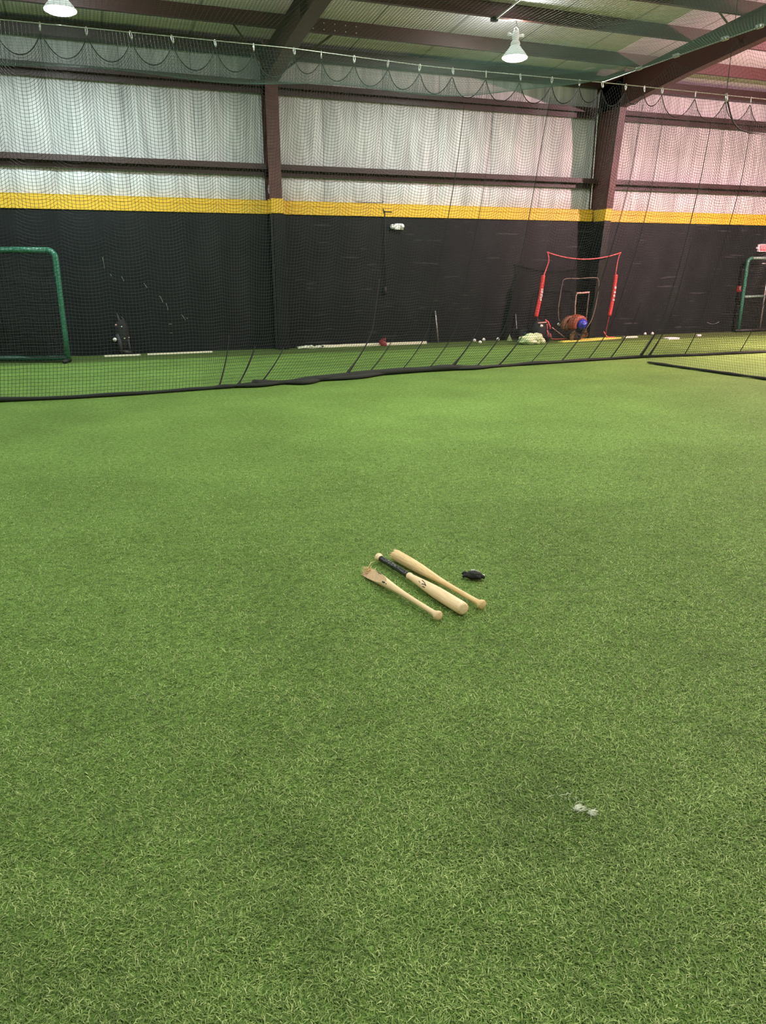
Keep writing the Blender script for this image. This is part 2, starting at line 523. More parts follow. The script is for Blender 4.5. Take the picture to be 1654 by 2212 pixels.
mb = MB().box(((X0 + X1) / 2, 16.36, 2.9), (X1 - X0, 0.1, 6.0)).build('wall_back_cladding', M['dull_wall'])
tag(mb, 'outer metal cladding behind the insulation', 'wall', kind='structure')
for nm, c, s in (('wall_left', (X0 - 0.05, 4.6, 4), (0.1, 23.6, 8.2)), ('wall_right', (X1 + 0.05, 4.6, 4), (0.1, 23.6, 8.2)), ('wall_front', ((X0 + X1) / 2, Y0 - 0.05, 4), (X1 - X0, 0.1, 8.2))):
    b = MB().box(c, s).build(nm, M['dull_wall'])
    tag(b, {'wall_left': 'plain hall wall at the screen end', 'wall_right': 'plain hall wall past the exit sign', 'wall_front': 'plain hall wall behind the camera'}[nm], 'wall', kind='structure')
o = MB().prism([(16.31, roof_z(16.31)), (Y0, roof_z(Y0)), (Y0, roof_z(Y0) + 0.08), (16.31, roof_z(16.31) + 0.08)], X0, X1, plane='YZ').build('ceiling', M['roof'])
tag(o, 'ribbed pale roof liner above the purlins', 'ceiling', kind='structure')

# yellow band: bays between the columns, each with a lower board and a ledge
for nm, xa, xb, lab in (('trim_1', X0, 3.70, 'yellow band along the wall top, bay with the green screen'), ('trim_2', 3.94, 11.29, 'yellow band along the wall top between the two columns'), ('trim_3', 11.46, X1, 'yellow band along the wall top past the tapered column')):
    mb = MB()
    mb.box(((xa + xb) / 2, D - 0.005, 2.70), (xb - xa, 0.05, 0.155))
    mb.box(((xa + xb) / 2, D + 0.012, 2.825), (xb - xa, 0.05, 0.085))
    mb.box(((xa + xb) / 2, D + 0.08, 2.872), (xb - xa, 0.2, 0.012))
    o = mb.build(nm, M['yellow'], bevel=0.004)
    tag(o, lab, 'trim', kind='structure')

# girts
for zb, nm in ((3.33, 'lower'), (4.77, 'upper')):
    for xa, xb, where in ((X0, 3.70, 'left of the box-padded column'), (3.92, 11.30, 'between the two columns'), (11.45, X1, 'right of the tapered column')):
        xm, L = (xa + xb) / 2, xb - xa
        mb = MB()
        mb.box((xm, 15.985, zb + 0.15), (L, 0.012, 0.10))          # front face
        mb.box((xm, 15.972, zb + 0.104), (L, 0.03, 0.012))         # bright lip
        mb.box((xm, 16.08, zb + 0.196), (L, 0.2, 0.012))           # top web
        mb.box((xm, 16.12, zb + 0.10), (L, 0.03, 0.20))            # rear face
        o = mb.build('beam', M['brown_dark'], bevel=0.002)
        tag(o, f'dark brown {nm} wall girt, {where}', 'beam', kind='structure')
for xa, xb, where in ((X0, 3.68, 'left of the box-padded column'), (3.93, 11.29, 'between the two columns'), (11.46, X1, 'right of the tapered column')):
    xm, L = (xa + xb) / 2, xb - xa
    mb = MB()
    mb.box((xm, 15.97, 5.49), (L, 0.012, 0.21))
    mb.box((xm, 16.06, 5.385), (L, 0.2, 0.012))
    mb.box((xm, 16.06, 5.595), (L, 0.2, 0.012))
    o = mb.build('beam', M['brown_dark'])
    tag(o, f'dark brown eave strut at the top of the wall, {where}', 'beam', kind='structure')

# columns
def i_section(mb, xc, fw, y_front, y_back, z0, z1, yf_top=None):
    """vertical I section, front flange may lean towards the room"""
    yt = y_front if yf_top is None else yf_top
    mb.add([(xc - fw / 2, y_front, z0), (xc + fw / 2, y_front, z0), (xc + fw / 2, y_front + .014, z0), (xc - fw / 2, y_front + .014, z0),
            (xc - fw / 2, yt, z1), (xc + fw / 2, yt, z1), (xc + fw / 2, yt + .014, z1), (xc - fw / 2, yt + .014, z1)],
           [(0, 1, 2, 3), (4, 5, 6, 7), (0, 1, 5, 4), (1, 2, 6, 5), (2, 3, 7, 6), (3, 0, 4, 7)])
    mb.add([(xc - .006, y_front + .014, z0), (xc + .006, y_front + .014, z0), (xc + .006, y_back, z0), (xc - .006, y_back, z0),
            (xc - .006, yt + .014, z1), (xc + .006, yt + .014, z1), (xc + .006, y_back, z1), (xc - .006, y_back, z1)],
           [(0, 1, 2, 3), (4, 5, 6, 7), (0, 1, 5, 4), (1, 2, 6, 5), (2, 3, 7, 6), (3, 0, 4, 7)])
    mb.box((xc, y_back + 0.007, (z0 + z1) / 2), (fw, 0.014, z1 - z0))
mb = MB(); i_section(mb, 3.805, 0.25, 15.83, 16.18, 0.0, 5.62)
o = mb.build('column', M['column'])
tag(o, 'straight brown steel column whose lower part is boxed in black padding', 'column', kind='structure')
MB().box((3.84, 15.93, 1.31), (0.23, 0.28, 2.62)).build('column_padding', M['black_wall'], o, bevel=0.01)
MB().box((3.815, 15.92, 2.76), (0.245, 0.30, 0.27)).build('yellow_wrap', M['yellow'], o, bevel=0.01)
mb = MB(); i_section(mb, 11.37, 0.17, 15.78, 16.18, 0.0, 5.62, 15.26)
o = mb.build('column', M['column'])
tag(o, 'tapered brown steel column standing behind the red pitching net', 'column', kind='structure')
MB().tube([(11.275, 16.1, 2.9), (11.275, 16.1, 5.3)], 0.012, 8).build('conduit', M['white_plastic'], o)  # no pipe: white strip painting the highlight along the back flange edge

# rafters
def rafter(xc, fw, bot, lab, extra):
    top = lambda y: roof_z(y) - 0.245
    mb = MB()
    ys = [p[0] for p in bot]; zb = [p[1] for p in bot]
    poly = [(y, z) for y, z in bot] + [(y, top(y)) for y in reversed(ys)]
    mb.prism(poly, xc - .006, xc + .006, plane='YZ')
    for (ya, za), (yb, zb2) in zip(bot[:-1], bot[1:]):
        mb.prism([(ya, za), (yb, zb2), (yb, zb2 - .016), (ya, za - .016)], xc - fw / 2, xc + fw / 2, plane='YZ')
    mb.prism([(ys[0], top(ys[0])), (ys[-1], top(ys[-1])), (ys[-1], top(ys[-1]) - .016), (ys[0], top(ys[0]) - .016)], xc - fw / 2, xc + fw / 2, plane='YZ')
    o = mb.build('roof_rafter', M['brown'])
    tag(o, lab, 'rafter', kind='structure')
    m2 = MB()
    for y in extra:
        z0 = np.interp(-y, [-a for a, _ in bot], [b for _, b in bot])
        m2.box((xc, y, (z0 + top(y)) / 2), (fw * 0.92, 0.012, top(y) - z0 - 0.03))
    m2.build('stiffener', M['brown'], o)
    return o
r1 = rafter(3.805, 0.25, [(16.15, 4.93), (15.80, 4.945), (15.5, 4.99), (14.0, 5.215), (12.1, 5.385), (4, 6.11), (-6.9, 7.1)], 'brown steel rafter rising from the box-padded column', (15.55, 13.3, 9.5))
r2 = rafter(11.37, 0.17, [(16.15, 4.86), (15.34, 4.905), (13.33, 5.16), (11.66, 5.32), (4, 6.0), (-6.9, 7.0)], 'dark brown steel rafter rising from the tapered column', (15.30, 9.5))
# flange braces
m3 = MB()
m3.tube([(3.72, 15.62, 5.0), (2.95, 14.86, 5.55)], 0.022, 4)
m3.tube([(3.9, 15.62, 5.02), (4.72, 14.86, 5.56)], 0.022, 4)
m3.build('flange_brace', M['brown'], r1)
m3 = MB(); m3.tube([(11.35, 12.13, 5.4), (10.8, 12.13, 5.8)], 0.022, 4); m3.build('flange_brace', M['brown'], r2)

# purlins
PUR = ((14.85, 'first'), (13.39, 'second'), (12.13, 'third'), (10.85, 'fourth'))
for y, nth in PUR:
    zb = roof_z(y) - 0.24
    mb = MB()
    mb.box(((X0 + X1) / 2, y, zb + 0.12), (X1 - X0, 0.012, 0.24))
    mb.box(((X0 + X1) / 2, y - 0.035, zb + 0.006), (X1 - X0, 0.07, 0.012))
    mb.box(((X0 + X1) / 2, y + 0.035, zb + 0.234), (X1 - X0, 0.07, 0.012))
    o = mb.build('purlin', M['brown'])
    tag(o, f'long brown roof purlin, {nth} one in from the wall', 'beam', kind='structure')
    if nth == 'first':
        m2 = MB()
        for i in range(5):
            for z in (0.07, 0.17):
                m2.blob((4.35 + 0.2 * i, y - 0.01, zb + z), (0.012, 0.01, 0.012), 0, 1, 0, 1)
        m2.build('bolts', M['steel'], o)

# ================================================================== LAMPS
def make_lamp():
    x, y, drop, p, pu, col, lab = LAMPS[0]
    zt = roof_z(y) - 0.24
    t = thing('high_bay_lamp', (x, y, zt), lab, 'lamp', 'high bay lamps under the roof')
    mb = MB(); mb.tube([(0, 0, 0), (0, 0, -0.03), (0.02, 0, -0.06), (0.0, 0, -0.09), (-0.02, 0, -0.06), (-0.005, 0, -0.03)], 0.009, 6)
    mb.tube([(0, 0, -0.08), (-0.05, 0, -0.13), (-0.05, 0, -0.19)], 0.009, 6)
    mb.tube([(0, 0, -0.08), (0.05, 0, -0.13), (0.05, 0, -0.19)], 0.009, 6)
    mb.build('hook', M['dark_metal'], t, True)
    mb = MB(); mb.lathe([(0.03, -0.15), (0.055, -0.155), (0.06, -0.20), (0.06, -0.27), (0.05, -0.30), (0.075, -0.32), (0.085, -0.36), (0.07, -0.385)], 20)
    mb.build('ballast_housing', M['lit_white_paint'], t, True)
    for s in (-1, 1):
        mb = MB(); mb.tube([(0.05 * s, 0, -0.22), (0.11 * s, 0, -0.215), (0.15 * s, 0, -0.21)], [0.018, 0.022, 0.03], 10)
        mb.build('side_knob', M['lit_white_paint'], t, True)
    prof = [(0.075, -0.375), (0.09, -0.39), (0.12, -0.43), (0.165, -0.48), (0.205, -0.53), (0.225, -0.56)]
    mb = MB(); mb.lathe(prof + [(r - 0.008, z) for r, z in reversed(prof)], 32)
    mb.build('bell_shade', M['shade_glow'], t, True)
    mb = MB(); mb.lathe([(0.222, -0.555), (0.218, -0.575), (0.17, -0.60), (0.10, -0.615), (0.02, -0.62)], 32)
    mb.build('lens', M['lens'], t, True)
    ld = bpy.data.lights.new('lamp_light', 'AREA'); ld.shape = 'DISK'; ld.size = 0.40
    lo = bpy.data.objects.new('lamp_light', ld); C.objects.link(lo); lo.parent = t; lo.location = (0, 0, -0.63)
    ld.energy = p; ld.color = col
    lu = bpy.data.lights.new('lamp_uplight', 'POINT'); lu.shadow_soft_size = 0.03
    lq = bpy.data.objects.new('lamp_uplight', lu); C.objects.link(lq); lq.parent = t; lq.location = (0, 0, -0.135)
    lu.energy = pu; lu.color = col
    return t
lamp0 = make_lamp()
for (x, y, drop, p, pu, col, lab) in LAMPS[1:]:
    t = copy_tree(lamp0, (x, y, roof_z(y) - 0.24 - drop), lab)
    for ch in t.children:
        if ch.type == 'LIGHT': ch.data.energy = pu if ch.data.type == 'POINT' else p; ch.data.color = col
    if drop: MB().tube([(0, 0, -0.01), (0, 0, drop)], 0.01, 8).build('hanger_rod', M['dark_metal'], t)

# conduit under the roof beside the lamp
mb = MB(); mb.tube([(7.16, 13.39, 5.655), (7.16, 12.13, 5.77), (7.16, 10.85, 5.885)], 0.014, 8)
o = thing('roof_conduit', (7.16, 13.39, 5.655), 'thin white conduit slanting under the purlins beside the lit bell lamp', 'conduit')
c = mb.build('pipe', M['white_plastic'], o, True); c.location = -Vector(o.location)
MB().box((-0.02, 0, -0.0), (0.11, 0.09, 0.07)).build('junction_box', M['dark_metal'], o, bevel=0.006)
MB().tube([(0, 0, 0.005), (0.2, 0, 0.012), (0.36, 0, 0.02)], 0.011, 6).build('cable', M['white_plastic'], o)

# ================================================================== NETS
HOOK = [-1.10, -0.6, -0.08, 0.44, 0.95, 1.45, 1.99, 2.49, 3.03, 3.41, 3.88, 4.38, 4.86, 5.37, 5.91, 6.48, 7.03, 7.52, 7.93, 8.38, 8.73, 9.08, 9.75, 10.38, 10.92, 11.5, 12.1, 12.7, 13.3, 13.9]
YC = 11.27
def cable_z(x): return float(np.interp(x, [-2, 3.0, 5.0, 8, 14], [4.40, 4.40, 4.34, 4.35, 4.32]))
HZ = [cable_z(x) for x in HOOK]
BX = [-3.0, -1.08, -.26, .61, 1.88, 2.92, 4.18, 5.86, 7.77, 9.84, 10.9, 12.64, 15]
BY = [10.85, 10.83, 10.75, 10.78, 10.95, 11.04, 11.45, 11.60, 11.78, 11.95, 11.83, 11.79, 11.75]

def far_net_point(u, v):
    """u along the wall, v from 0 (turf) to 1 (cable); arrays"""
    u = np.asarray(u, float); v = np.asarray(v, float)
    k = np.clip(np.searchsorted(HOOK, u) - 1, 0, len(HOOK) - 2)
    a = np.array(HOOK)[k]; b = np.array(HOOK)[k + 1]
    t = np.clip((u - a) / (b - a), 0, 1)
    span = b - a
    zc = np.interp(u, HOOK, HZ) - 0.085
    sag = np.clip(0.5 * span, 0.1, 0.30) * 4 * t * (1 - t)
    z = v * zc - sag * v ** 1.7
    amp = np.interp(u, [1.6, 3.2, 8.5, 10.5], [0.15, 1.0, 1.0, 0.35])
    lean = 0.13 * amp * (zc - z) + 0.42 * amp * np.clip(1 - z / 0.75, 0, 1) ** 1.6
    xx = u - lean + 0.022 * span * np.sin(2 * PI * t) * np.clip(v, 0, 1) * -1
    yb = np.interp(xx, BX, BY)
    f = np.clip(1 - z / 3.2, 0, 1) ** 1.5
    y = YC + (yb - YC) * f + 0.05 * np.cos(2 * PI * t) * (1 - v) * v * 3 * 0.5 + 0.05 * np.sin(u * 2.3 + z * 1.1) * np.minimum(1, 4 * v * (1 - v))
    y = np.where(v > 0.999, YC, y)
    return np.stack([xx, y, np.maximum(z, 0.012)], -1)

net = thing('batting_cage_net', (4.0, YC, 0), 'long dark batting cage net hanging from the cable in front of the wall', 'net')
def rel(o, root):
    o.location = -Vector(root.location)
    return o
us = np.arange(-2.4, 14.2, 0.0445); vs_ = np.linspace(0.0, 1.0, 98)
U, V = np.meshgrid(us, vs_, indexing='ij')
rel(net_mesh('netting', far_net_point(U, V), 0.0024, M['twine'], net), net)
uu = np.arange(-1.09, 13.9, 0.03)
rel(MB().tube([tuple(p) for p in far_net_point(uu, np.full(len(uu), 0.9985))], 0.007, 5).build('top_rope', M['twine_black'], net, True), net)
# lumpy hem lying on the turf
uu = np.arange(-2.4, 15.5, 0.07)
hp = far_net_point(uu, np.zeros(len(uu)))
rs, pts = [], []
for i, p in enumerate(hp):
    n1 = noise.noise(Vector((uu[i] * 1.5, 3.1, 0)))
    wide = 1.7 if 2.2 < p[0] < 6.2 else 1.0
    r = (0.048 + 0.03 * n1) * wide
    rs.append(max(0.018, r)); pts.append((p[0], p[1] + 0.03 * noise.noise(Vector((uu[i] * 0.9, 8, 1))), max(0.02, r * 0.5)))
h1 = rel(MB().tube(pts, rs, 8, squash=0.55).build('hem', M['hem'], net, True), net)
# slack loop of netting lying in front of the hem
for x_a, x_b, yo, ww in ((1.75, 2.75, -0.06, 0.05), (2.6, 3.3, -0.10, 0.07), (3.1, 4.6, -0.12, 0.07), (5.4, 6.6, -0.07, 0.05)):
    n = 24
    pp, rr = [], []
    for i in range(n):
        t = i / (n - 1); x = x_a + (x_b - x_a) * t
        pp.append((x, float(np.interp(x, BX, BY)) + yo * math.sin(PI * t) + 0.02 * math.sin(9 * t), 0.03)); rr.append(0.02 + ww * math.sin(PI * t))
    rel(MB().tube(pp, rr, 8, squash=0.4).build('slack_fold', M['hem'], net, True), net)
# gathered folds running up the net
for u0, vmax, rad, n2 in ((2.10, 0.17, 0.013, 0), (2.65, 0.13, 0.014, 1), (3.25, 0.12, 0.014, 1), (4.62, 0.35, 0.013, 1), (5.05, 0.16, 0.009, 0), (5.62, 0.97, 0.008, 0), (6.12, 0.97, 0.007, 0),
                         (6.55, 0.30, 0.014, 1), (7.05, 0.97, 0.008, 0), (7.5, 0.12, 0.013, 1), (8.15, 0.55, 0.008, 0), (8.75, 0.97, 0.009, 0), (9.2, 0.97, 0.008, 0), (9.6, 0.25, 0.011, 0), (10.15, 0.995, 0.012, 1), (10.3, 0.5, 0.011, 1), (11.0, 0.97, 0.010, 0), (12.3, 0.3, 0.008, 0)):
    vv = np.linspace(0.004, vmax, 60)
    p = far_net_point(np.full(60, u0), vv)
    rr = [rad * (1.0 + 1.4 * max(0, 1 - 6 * t / vmax) * n2) * (0.55 + 0.45 * (1 - t / vmax)) for t in vv]
    rel(MB().tube([tuple(q) for q in p], rr, 5).build('fold', M['twine_black'], net, True), net)
# cable and carabiners
cable = thing('net_cable', (4.0, YC, 4.35), 'taut steel cable running along the wall that carries the long net', 'cable')
rel(MB().tube([(x, YC, cable_z(x)) for x in [-3.5] + HOOK + [16]], 0.006, 6).build('wire', M['steel'], cable, True), cable)
loop = [(0.012 * math.cos(a), 0, -0.04 + 0.045 * math.sin(a)) for a in np.linspace(0, 2 * PI, 14, endpoint=False)]
car0 = MB().tube(loop, 0.0055, 6, closed=True).tube([(0, 0, -0.088), (0, 0, -0.05)], 0.009, 6).build('carabiner', M['steel'], net, True)
car0.location = Vector((HOOK[0], YC, HZ[0] + 0.01)) - Vector(net.location)
for x, z in list(zip(HOOK, HZ))[1:]:
    c = car0.copy(); C.objects.link(c); c.parent = net
    c.location = Vector((x, YC, z + 0.01)) - Vector(net.location)
    c.rotation_euler = (0, random.uniform(-.2, .2), random.uniform(-1.2, 1.2))

# ceiling net, sagging below the cables
XD = 7.93
def roof_net(u, y):
    d1 = YC - y; d2 = np.maximum(XD - u, 0)
    s1 = 1 - np.exp(-d1 / 0.55); ff = np.clip(d1 / 1.8, 0, 1)
    s2 = 1 - np.exp(-(d2 / (1.15 + 1.75 * ff)) ** (1.2 - 0.2 * ff))
    z = np.interp(u, [-3, 3, 5, 8], [4.40, 4.40, 4.34, 4.35]) - 0.81 * s1 * s2
    z += 0.05 * np.sin(u * 2.1 + 0.6) * np.sin(y * 1.3) * s1 * s2
    return np.stack([u, y, z], -1)
us = np.append(np.arange(-2.6, XD, 0.0445), XD); ys = np.arange(YC, 4.6, -0.0445)
U, Yg = np.meshgrid(us, ys, indexing='ij')
top = net_mesh('overhead_net', roof_net(U, Yg), 0.0010, M['twine_lit'], None)
tag(top, 'sagging net roof of the batting cage under the purlins', 'net')

# side net that divides the cages, hung from the cable running towards the camera
div = thing('divider_net', (9.3, 9.0, 0), 'dark divider net slanting down to the turf from the cable that meets the wall cable', 'net')
def div_point(y, v):
    yy = y + 0.0 * v
    xb = np.interp(y, [4, 8.85, 9.62, 10.34, 11.19], [9.9, 9.58, 9.47, 9.37, 9.28])
    z = 4.30 * v - 0.18 * np.abs(np.sin(y * 2.6)) * v ** 2
    f = (1 - v) ** 0.85
    x = XD + (xb - XD) * f + 0.06 * np.sin(y * 3 + v * 2) * v * (1 - v) * 4
    return np.stack([x, yy + 0.05 * np.sin(y * 7) * v * (1 - v), np.maximum(z, 0.012)], -1)
ys = np.arange(11.2, 4.8, -0.0445)
Yg, V = np.meshgrid(ys, np.linspace(0, 1, 104), indexing='ij')
rel(net_mesh('netting', div_point(Yg, V), 0.0013, M['twine'], div), div)
yy = np.arange(11.2, 4.8, -0.06)
hp = div_point(yy, np.zeros(len(yy)))
rr = [0.035 + 0.016 * noise.noise(Vector((t * 3, 1, 5))) for t in yy]; rr[0] = 0.012; rr[1] = 0.03
rel(MB().tube([(p[0], p[1], 0.022) for p in hp], rr, 8, squash=0.6).build('hem', M['hem'], div, True), div)
dc = thing('divider_cable', (XD, 9.0, 4.35), 'steel cable running out from the wall cable towards the camera', 'cable')
rel(MB().tube([(XD, YC, 4.35), (XD, 9.0, 4.355), (XD, 6.5, 4.36), (XD, 3.0, 4.37)], 0.008, 6).build('wire', M['steel'], dc, True), dc)
for y in (10.4, 9.63, 8.75, 8.2):
    c = MB().box((XD - dc.location.x, y - 9.0, 0.015), (0.05, 0.10, 0.045)).build('cable_clip', M['steel'], dc, bevel=0.01)
# drop wire that holds the far cable up, with its slack rope
o = thing('drop_wire', (10.38, YC, 4.34), 'thin wire dropping from the roof to the wall cable beyond the tapered column', 'wire')
rel(MB().tube([(10.38, YC, 4.34), (10.38, YC, roof_z(YC) - 0.03)], 0.006, 5).build('wire', M['dark_metal'], o), o)
rel(MB().tube([(10.38, YC, 4.36), (10.38, YC - .02, 4.30), (10.40, YC, 4.22)], 0.02, 6).build('shackle', M['steel'], o, True), o)
rel(MB().tube([(10.40, YC - .03, 4.24), (10.48, YC - .03, 4.08), (10.58, YC - .03, 3.93), (10.72, YC - .03, 3.84), (10.95, YC - .03, 3.80), (11.3, YC - .03, 3.80)], 0.013, 6).build('slack_rope', M['twine_black'], o, True), o)

# ================================================================== PROTECTIVE SCREENS
def arc(c, r, a0, a1, n=8):
    return [(c[0] + r * math.cos(a0 + (a1 - a0) * i / n), c[1] + r * math.sin(a0 + (a1 - a0) * i / n)) for i in range(n + 1)]

# left screen: local x runs along the frame, away to the left
t = thing('protective_screen', (-0.30, 15.0, 0), 'green padded protective screen with a dark net, beside the bat pack', 'screen')
t.rotation_euler = (0, 0, math.atan2(0.34, -0.94))
H, L, R = 1.90, 2.0, 0.13
path = [(0, 0, 0.06), (0, 0, 0.5), (0, 0, 1.0), (0, 0, 1.5)] + [(R - x, 0, z) for x, z in [(R * math.cos(a), H - R + R * math.sin(a)) for a in np.linspace(0, PI / 2, 8)]]
MB().tube(path[:], 0.052, 12).build('padded_post', M['green_pad'], t, True)
MB().tube([(R, 0, H), (0.7, 0, H + .008), (1.3, 0, H), (L - R, 0, H)], 0.05, 12).build('padded_top_rail', M['green_pad'], t, True)
path2 = [(L - R + R * math.sin(a), 0, H - R + R * math.cos(a)) for a in np.linspace(0, PI / 2, 8)] + [(L, 0, 1.0), (L, 0, 0.06)]
MB().tube(path2, 0.052, 12).build('padded_post', M['green_pad'], t, True)
MB().tube([(0, 0, 0.085), (0.6, 0, 0.075), (1.3, 0, 0.08), (L, 0, 0.08)], 0.052, 12).build('bottom_rail', M['green_dark'], t, True)
for x in (0, L):
    MB().tube([(x, -0.10, 0.035), (x, 0.2, 0.035)], 0.034, 8).build('foot', M['black'], t, True)
gx = np.arange(0.02, L, 0.045); gz = np.arange(0.1, H, 0.045)
G = np.stack(np.broadcast_arrays(gx[:, None], 0.02 * np.sin(gx[:, None] * 4) * np.sin(gz[None, :] * 2), gz[None, :]), -1)
net_mesh('netting', G, 0.0035, M['twine_black'], t)
gz2 = np.arange(0.1, 1.47, 0.045)
G = np.stack(np.broadcast_arrays(gx[:, None] + 0.012, 0.05 + 0.02 * np.sin(gx[:, None] * 5), gz2[None, :] + 0.01), -1)
net_mesh('lower_netting', G, 0.0045, M['twine_black'], t)
MB().tube([(0.02, 0.03, 0.18), (0.09, 0.02, 0.36), (0.10, 0.0, 0.45)], 0.006, 5).build('tie_cord', M['twine'], t)

# right screen
t = thing('protective_screen', (15.88, 15.79, 0), 'grey-green tubular protective screen with a crossbar, under the exit sign', 'screen')
H, L, R = 1.83, 1.75, 0.13
path = [(0, 0, 0.02), (0, 0, 0.8), (0, 0, 1.4)] + [(R - x, 0, z) for x, z in [(R * math.cos(a), H - R + R * math.sin(a)) for a in np.linspace(0, PI / 2, 8)]]
MB().tube(path, 0.042, 12).build('padded_post', M['green_pad'], t, True)
MB().tube([(R, 0, H), (0.8, 0, H), (L, 0, H)], 0.036, 12).build('padded_top_rail', M['green_grey'], t, True)
MB().tube([(0.06, 0, 0.89), (0.70, 0, 0.9)], 0.032, 10).build('crossbar', M['green_grey'], t, True)
MB().tube([(0.72, 0, 0.03), (0.72, 0, 0.8), (0.72, 0, 1.62)], 0.02, 10).build('inner_post', M['grey_pole'], t, True)
MB().tube([(0.47, 0, 1.70), (0.9, 0, 1.69)], 0.014, 8).build('net_bar', M['grey_pole'], t, True)
MB().tube([(L, 0, 0.02), (L, 0, H)], 0.042, 12).build('padded_post', M['green_pad'], t, True)
MB().tube([(-0.1, 0, 0.045), (0.8, -0.02, 0.045), (L, 0, 0.045)], 0.04, 10).build('bottom_rail', M['black'], t, True)
gx = np.arange(0.05, L, 0.045); gz = np.arange(0.08, H, 0.045)
G = np.stack(np.broadcast_arrays(gx[:, None], 0.02 + 0 * gx[:, None] * gz[None, :], gz[None, :]), -1)
net_mesh('netting', G, 0.004, M['twine_black'], t)

# ================================================================== RED PITCHING NET
YB = 15.52
pn = thing('pitching_net', (10.9, YB, 0), 'red-framed pitching net with bowed top rail and printed sleeves, before the tapered column', 'net')
KP = YB / 15.75          # the outline was measured on the plane 15.75 m out
def loc(pts, dy=0.0): return [(x * KP - 10.9, dy, max(0.03, (z - 1.65) * KP + 1.65 - 0.02)) for x, z in pts]
def smooth_path(pts, n=6):
    out = []
    P = [Vector(p) for p in pts]
    for i in range(len(P) - 1):
        p0, p1, p2, p3 = P[max(i - 1, 0)], P[i], P[i + 1], P[min(i + 2, len(P) - 1)]
        for k in range(n):
            s = k / n
            out.append(0.5 * ((2 * p1) + (p2 - p0) * s + (2 * p0 - 5 * p1 + 4 * p2 - p3) * s * s + (3 * p1 - p0 - 3 * p2 + p3) * s ** 3))
    out.append(P[-1])
    return out
S = 0.997
bow = [(9.96 + 2.01 * i / 16, 1.96 - 0.15 * (1 - ((i - 8) / 8) ** 2)) for i in range(17)]
MB().tube(loc(bow), 0.013, 8).build('top_rail', M['red_pole'], pn, True)
MB().tube(smooth_path(loc([(9.97, 1.965), (10.02, 1.80), (9.98, 1.63), (9.93, 1.50), (9.90, 1.40)])), 0.014, 8).build('side_pole', M['red_pole'], pn, True)
MB().tube(smooth_path(loc([(11.94, 1.95), (11.90, 1.80), (11.88, 1.62), (11.87, 1.45)])), 0.012, 8).build('side_pole', M['red_pole'], pn, True)
def sleeve(a, b, w):
    mb = MB()
    pts = smooth_path(loc([a, ((a[0] + b[0]) / 2 + 0.012, (a[1] + b[1]) / 2), b]), 8)
    mb.tube(pts, [w * 0.9] + [w] * (len(pts) - 2) + [w * 0.9], 10)
    s = mb.build('sleeve', M['red'], pn, True)
    return s, pts
s1, p1 = sleeve((9.905, 1.46), (9.775, 0.55), 0.044)
s2, p2 = sleeve((11.885, 1.47), (11.80, 0.53), 0.042)
# white printed characters on the sleeves
for s, pts, rows in ((s1, p1, ((0.38, 0.05, 0.085), (0.475, 0.05, 0.07), (0.56, 0.045, 0.075))), (s2, p2, ((0.33, 0.05, 0.06), (0.43, 0.045, 0.05), (0.51, 0.05, 0.045), (0.60, 0.045, 0.045)))):
    for k, (f, ww, hh) in enumerate(rows):
        mb = MB()
        q = f * (len(pts) - 1); i = int(q); p = pts[i].lerp(pts[i + 1], q - i)
        y = -0.046
        # each glyph: a stem and two or three bars, like block capitals seen from far off
        mb.box((p.x - ww * 0.36, y, p.z), (ww * 0.3, 0.006, hh))
        for j in range(3 if k % 2 == 0 else 2):
            mb.box((p.x + ww * 0.05, y, p.z + hh * (0.4 - 0.4 * j)), (ww * 0.8, 0.006, hh * 0.22))
        if k % 2: mb.box((p.x + ww * 0.36, y, p.z), (ww * 0.28, 0.006, hh))
        mb.build('printed_letter', M['exit_white'], s)
MB().tube(smooth_path(loc([(11.80, 0.55), (11.775, 0.42), (11.74, 0.2), (11.73, 0.03)])), 0.012, 8).build('lower_pole', M['red_dark'], pn, True)
MB().tube(smooth_path(loc([(9.78, 0.56), (9.86, 0.42), (9.98, 0.2), (10.06, 0.04)])), 0.013, 8).build('lower_pole', M['red_dark'], pn, True)
MB().tube([(-0.86, 0, 0.16), (-0.84, 0, 0.06), (-0.80, -0.02, 0.035), (-0.1, -0.12, 0.03)], 0.014, 8).build('base_bar', M['red_pole'], pn, True)
MB().tube([(-0.84, -0.02, 0.30), (-0.62, -0.05, 0.15), (-0.52, -0.06, 0.08)], 0.009, 6).build('brace_strut', M['pink_strap'], pn)
MB().tube([(0.60, 0, 0.17), (0.66, -0.03, 0.07), (0.72, -0.04, 0.03), (0.92, -0.02, 0.025)], 0.012, 8).build('base_bar', M['red_pole'], pn, True)
MB().lathe([(0.05, 0.0), (0.05, 0.03), (0.02, 0.05)], 10, org=(-0.42, -0.18, 0)).build('foot_cap', M['black'], pn, True)
inner = smooth_path(loc([(10.62, 0.15), (10.44, 0.40), (10.375, 0.67), (10.40, 1.0), (10.43, 1.24), (10.50, 1.375), (10.9, 1.385), (11.33, 1.40), (11.42, 1.34), (11.44, 1.2), (11.42, 0.95), (11.38, 0.68), (11.30, 0.42), (11.12, 0.16)], 0.02), 6)
MB().tube(inner, 0.011, 6).build('pocket_border', M['grey_strap'], pn, True)
MB().tube(smooth_path(loc([(10.84, 0.42), (10.81, 0.70), (10.81, 0.98), (10.84, 1.055)], -0.01), 4), 0.018, 6, squash=0.4).build('target_strap', M['pink_strap'], pn, True)
MB().tube(loc([(10.82, 1.06), (11.0, 1.065), (11.17, 1.075)], -0.01), 0.018, 6).build('target_strap', M['pink_strap'], pn, True)
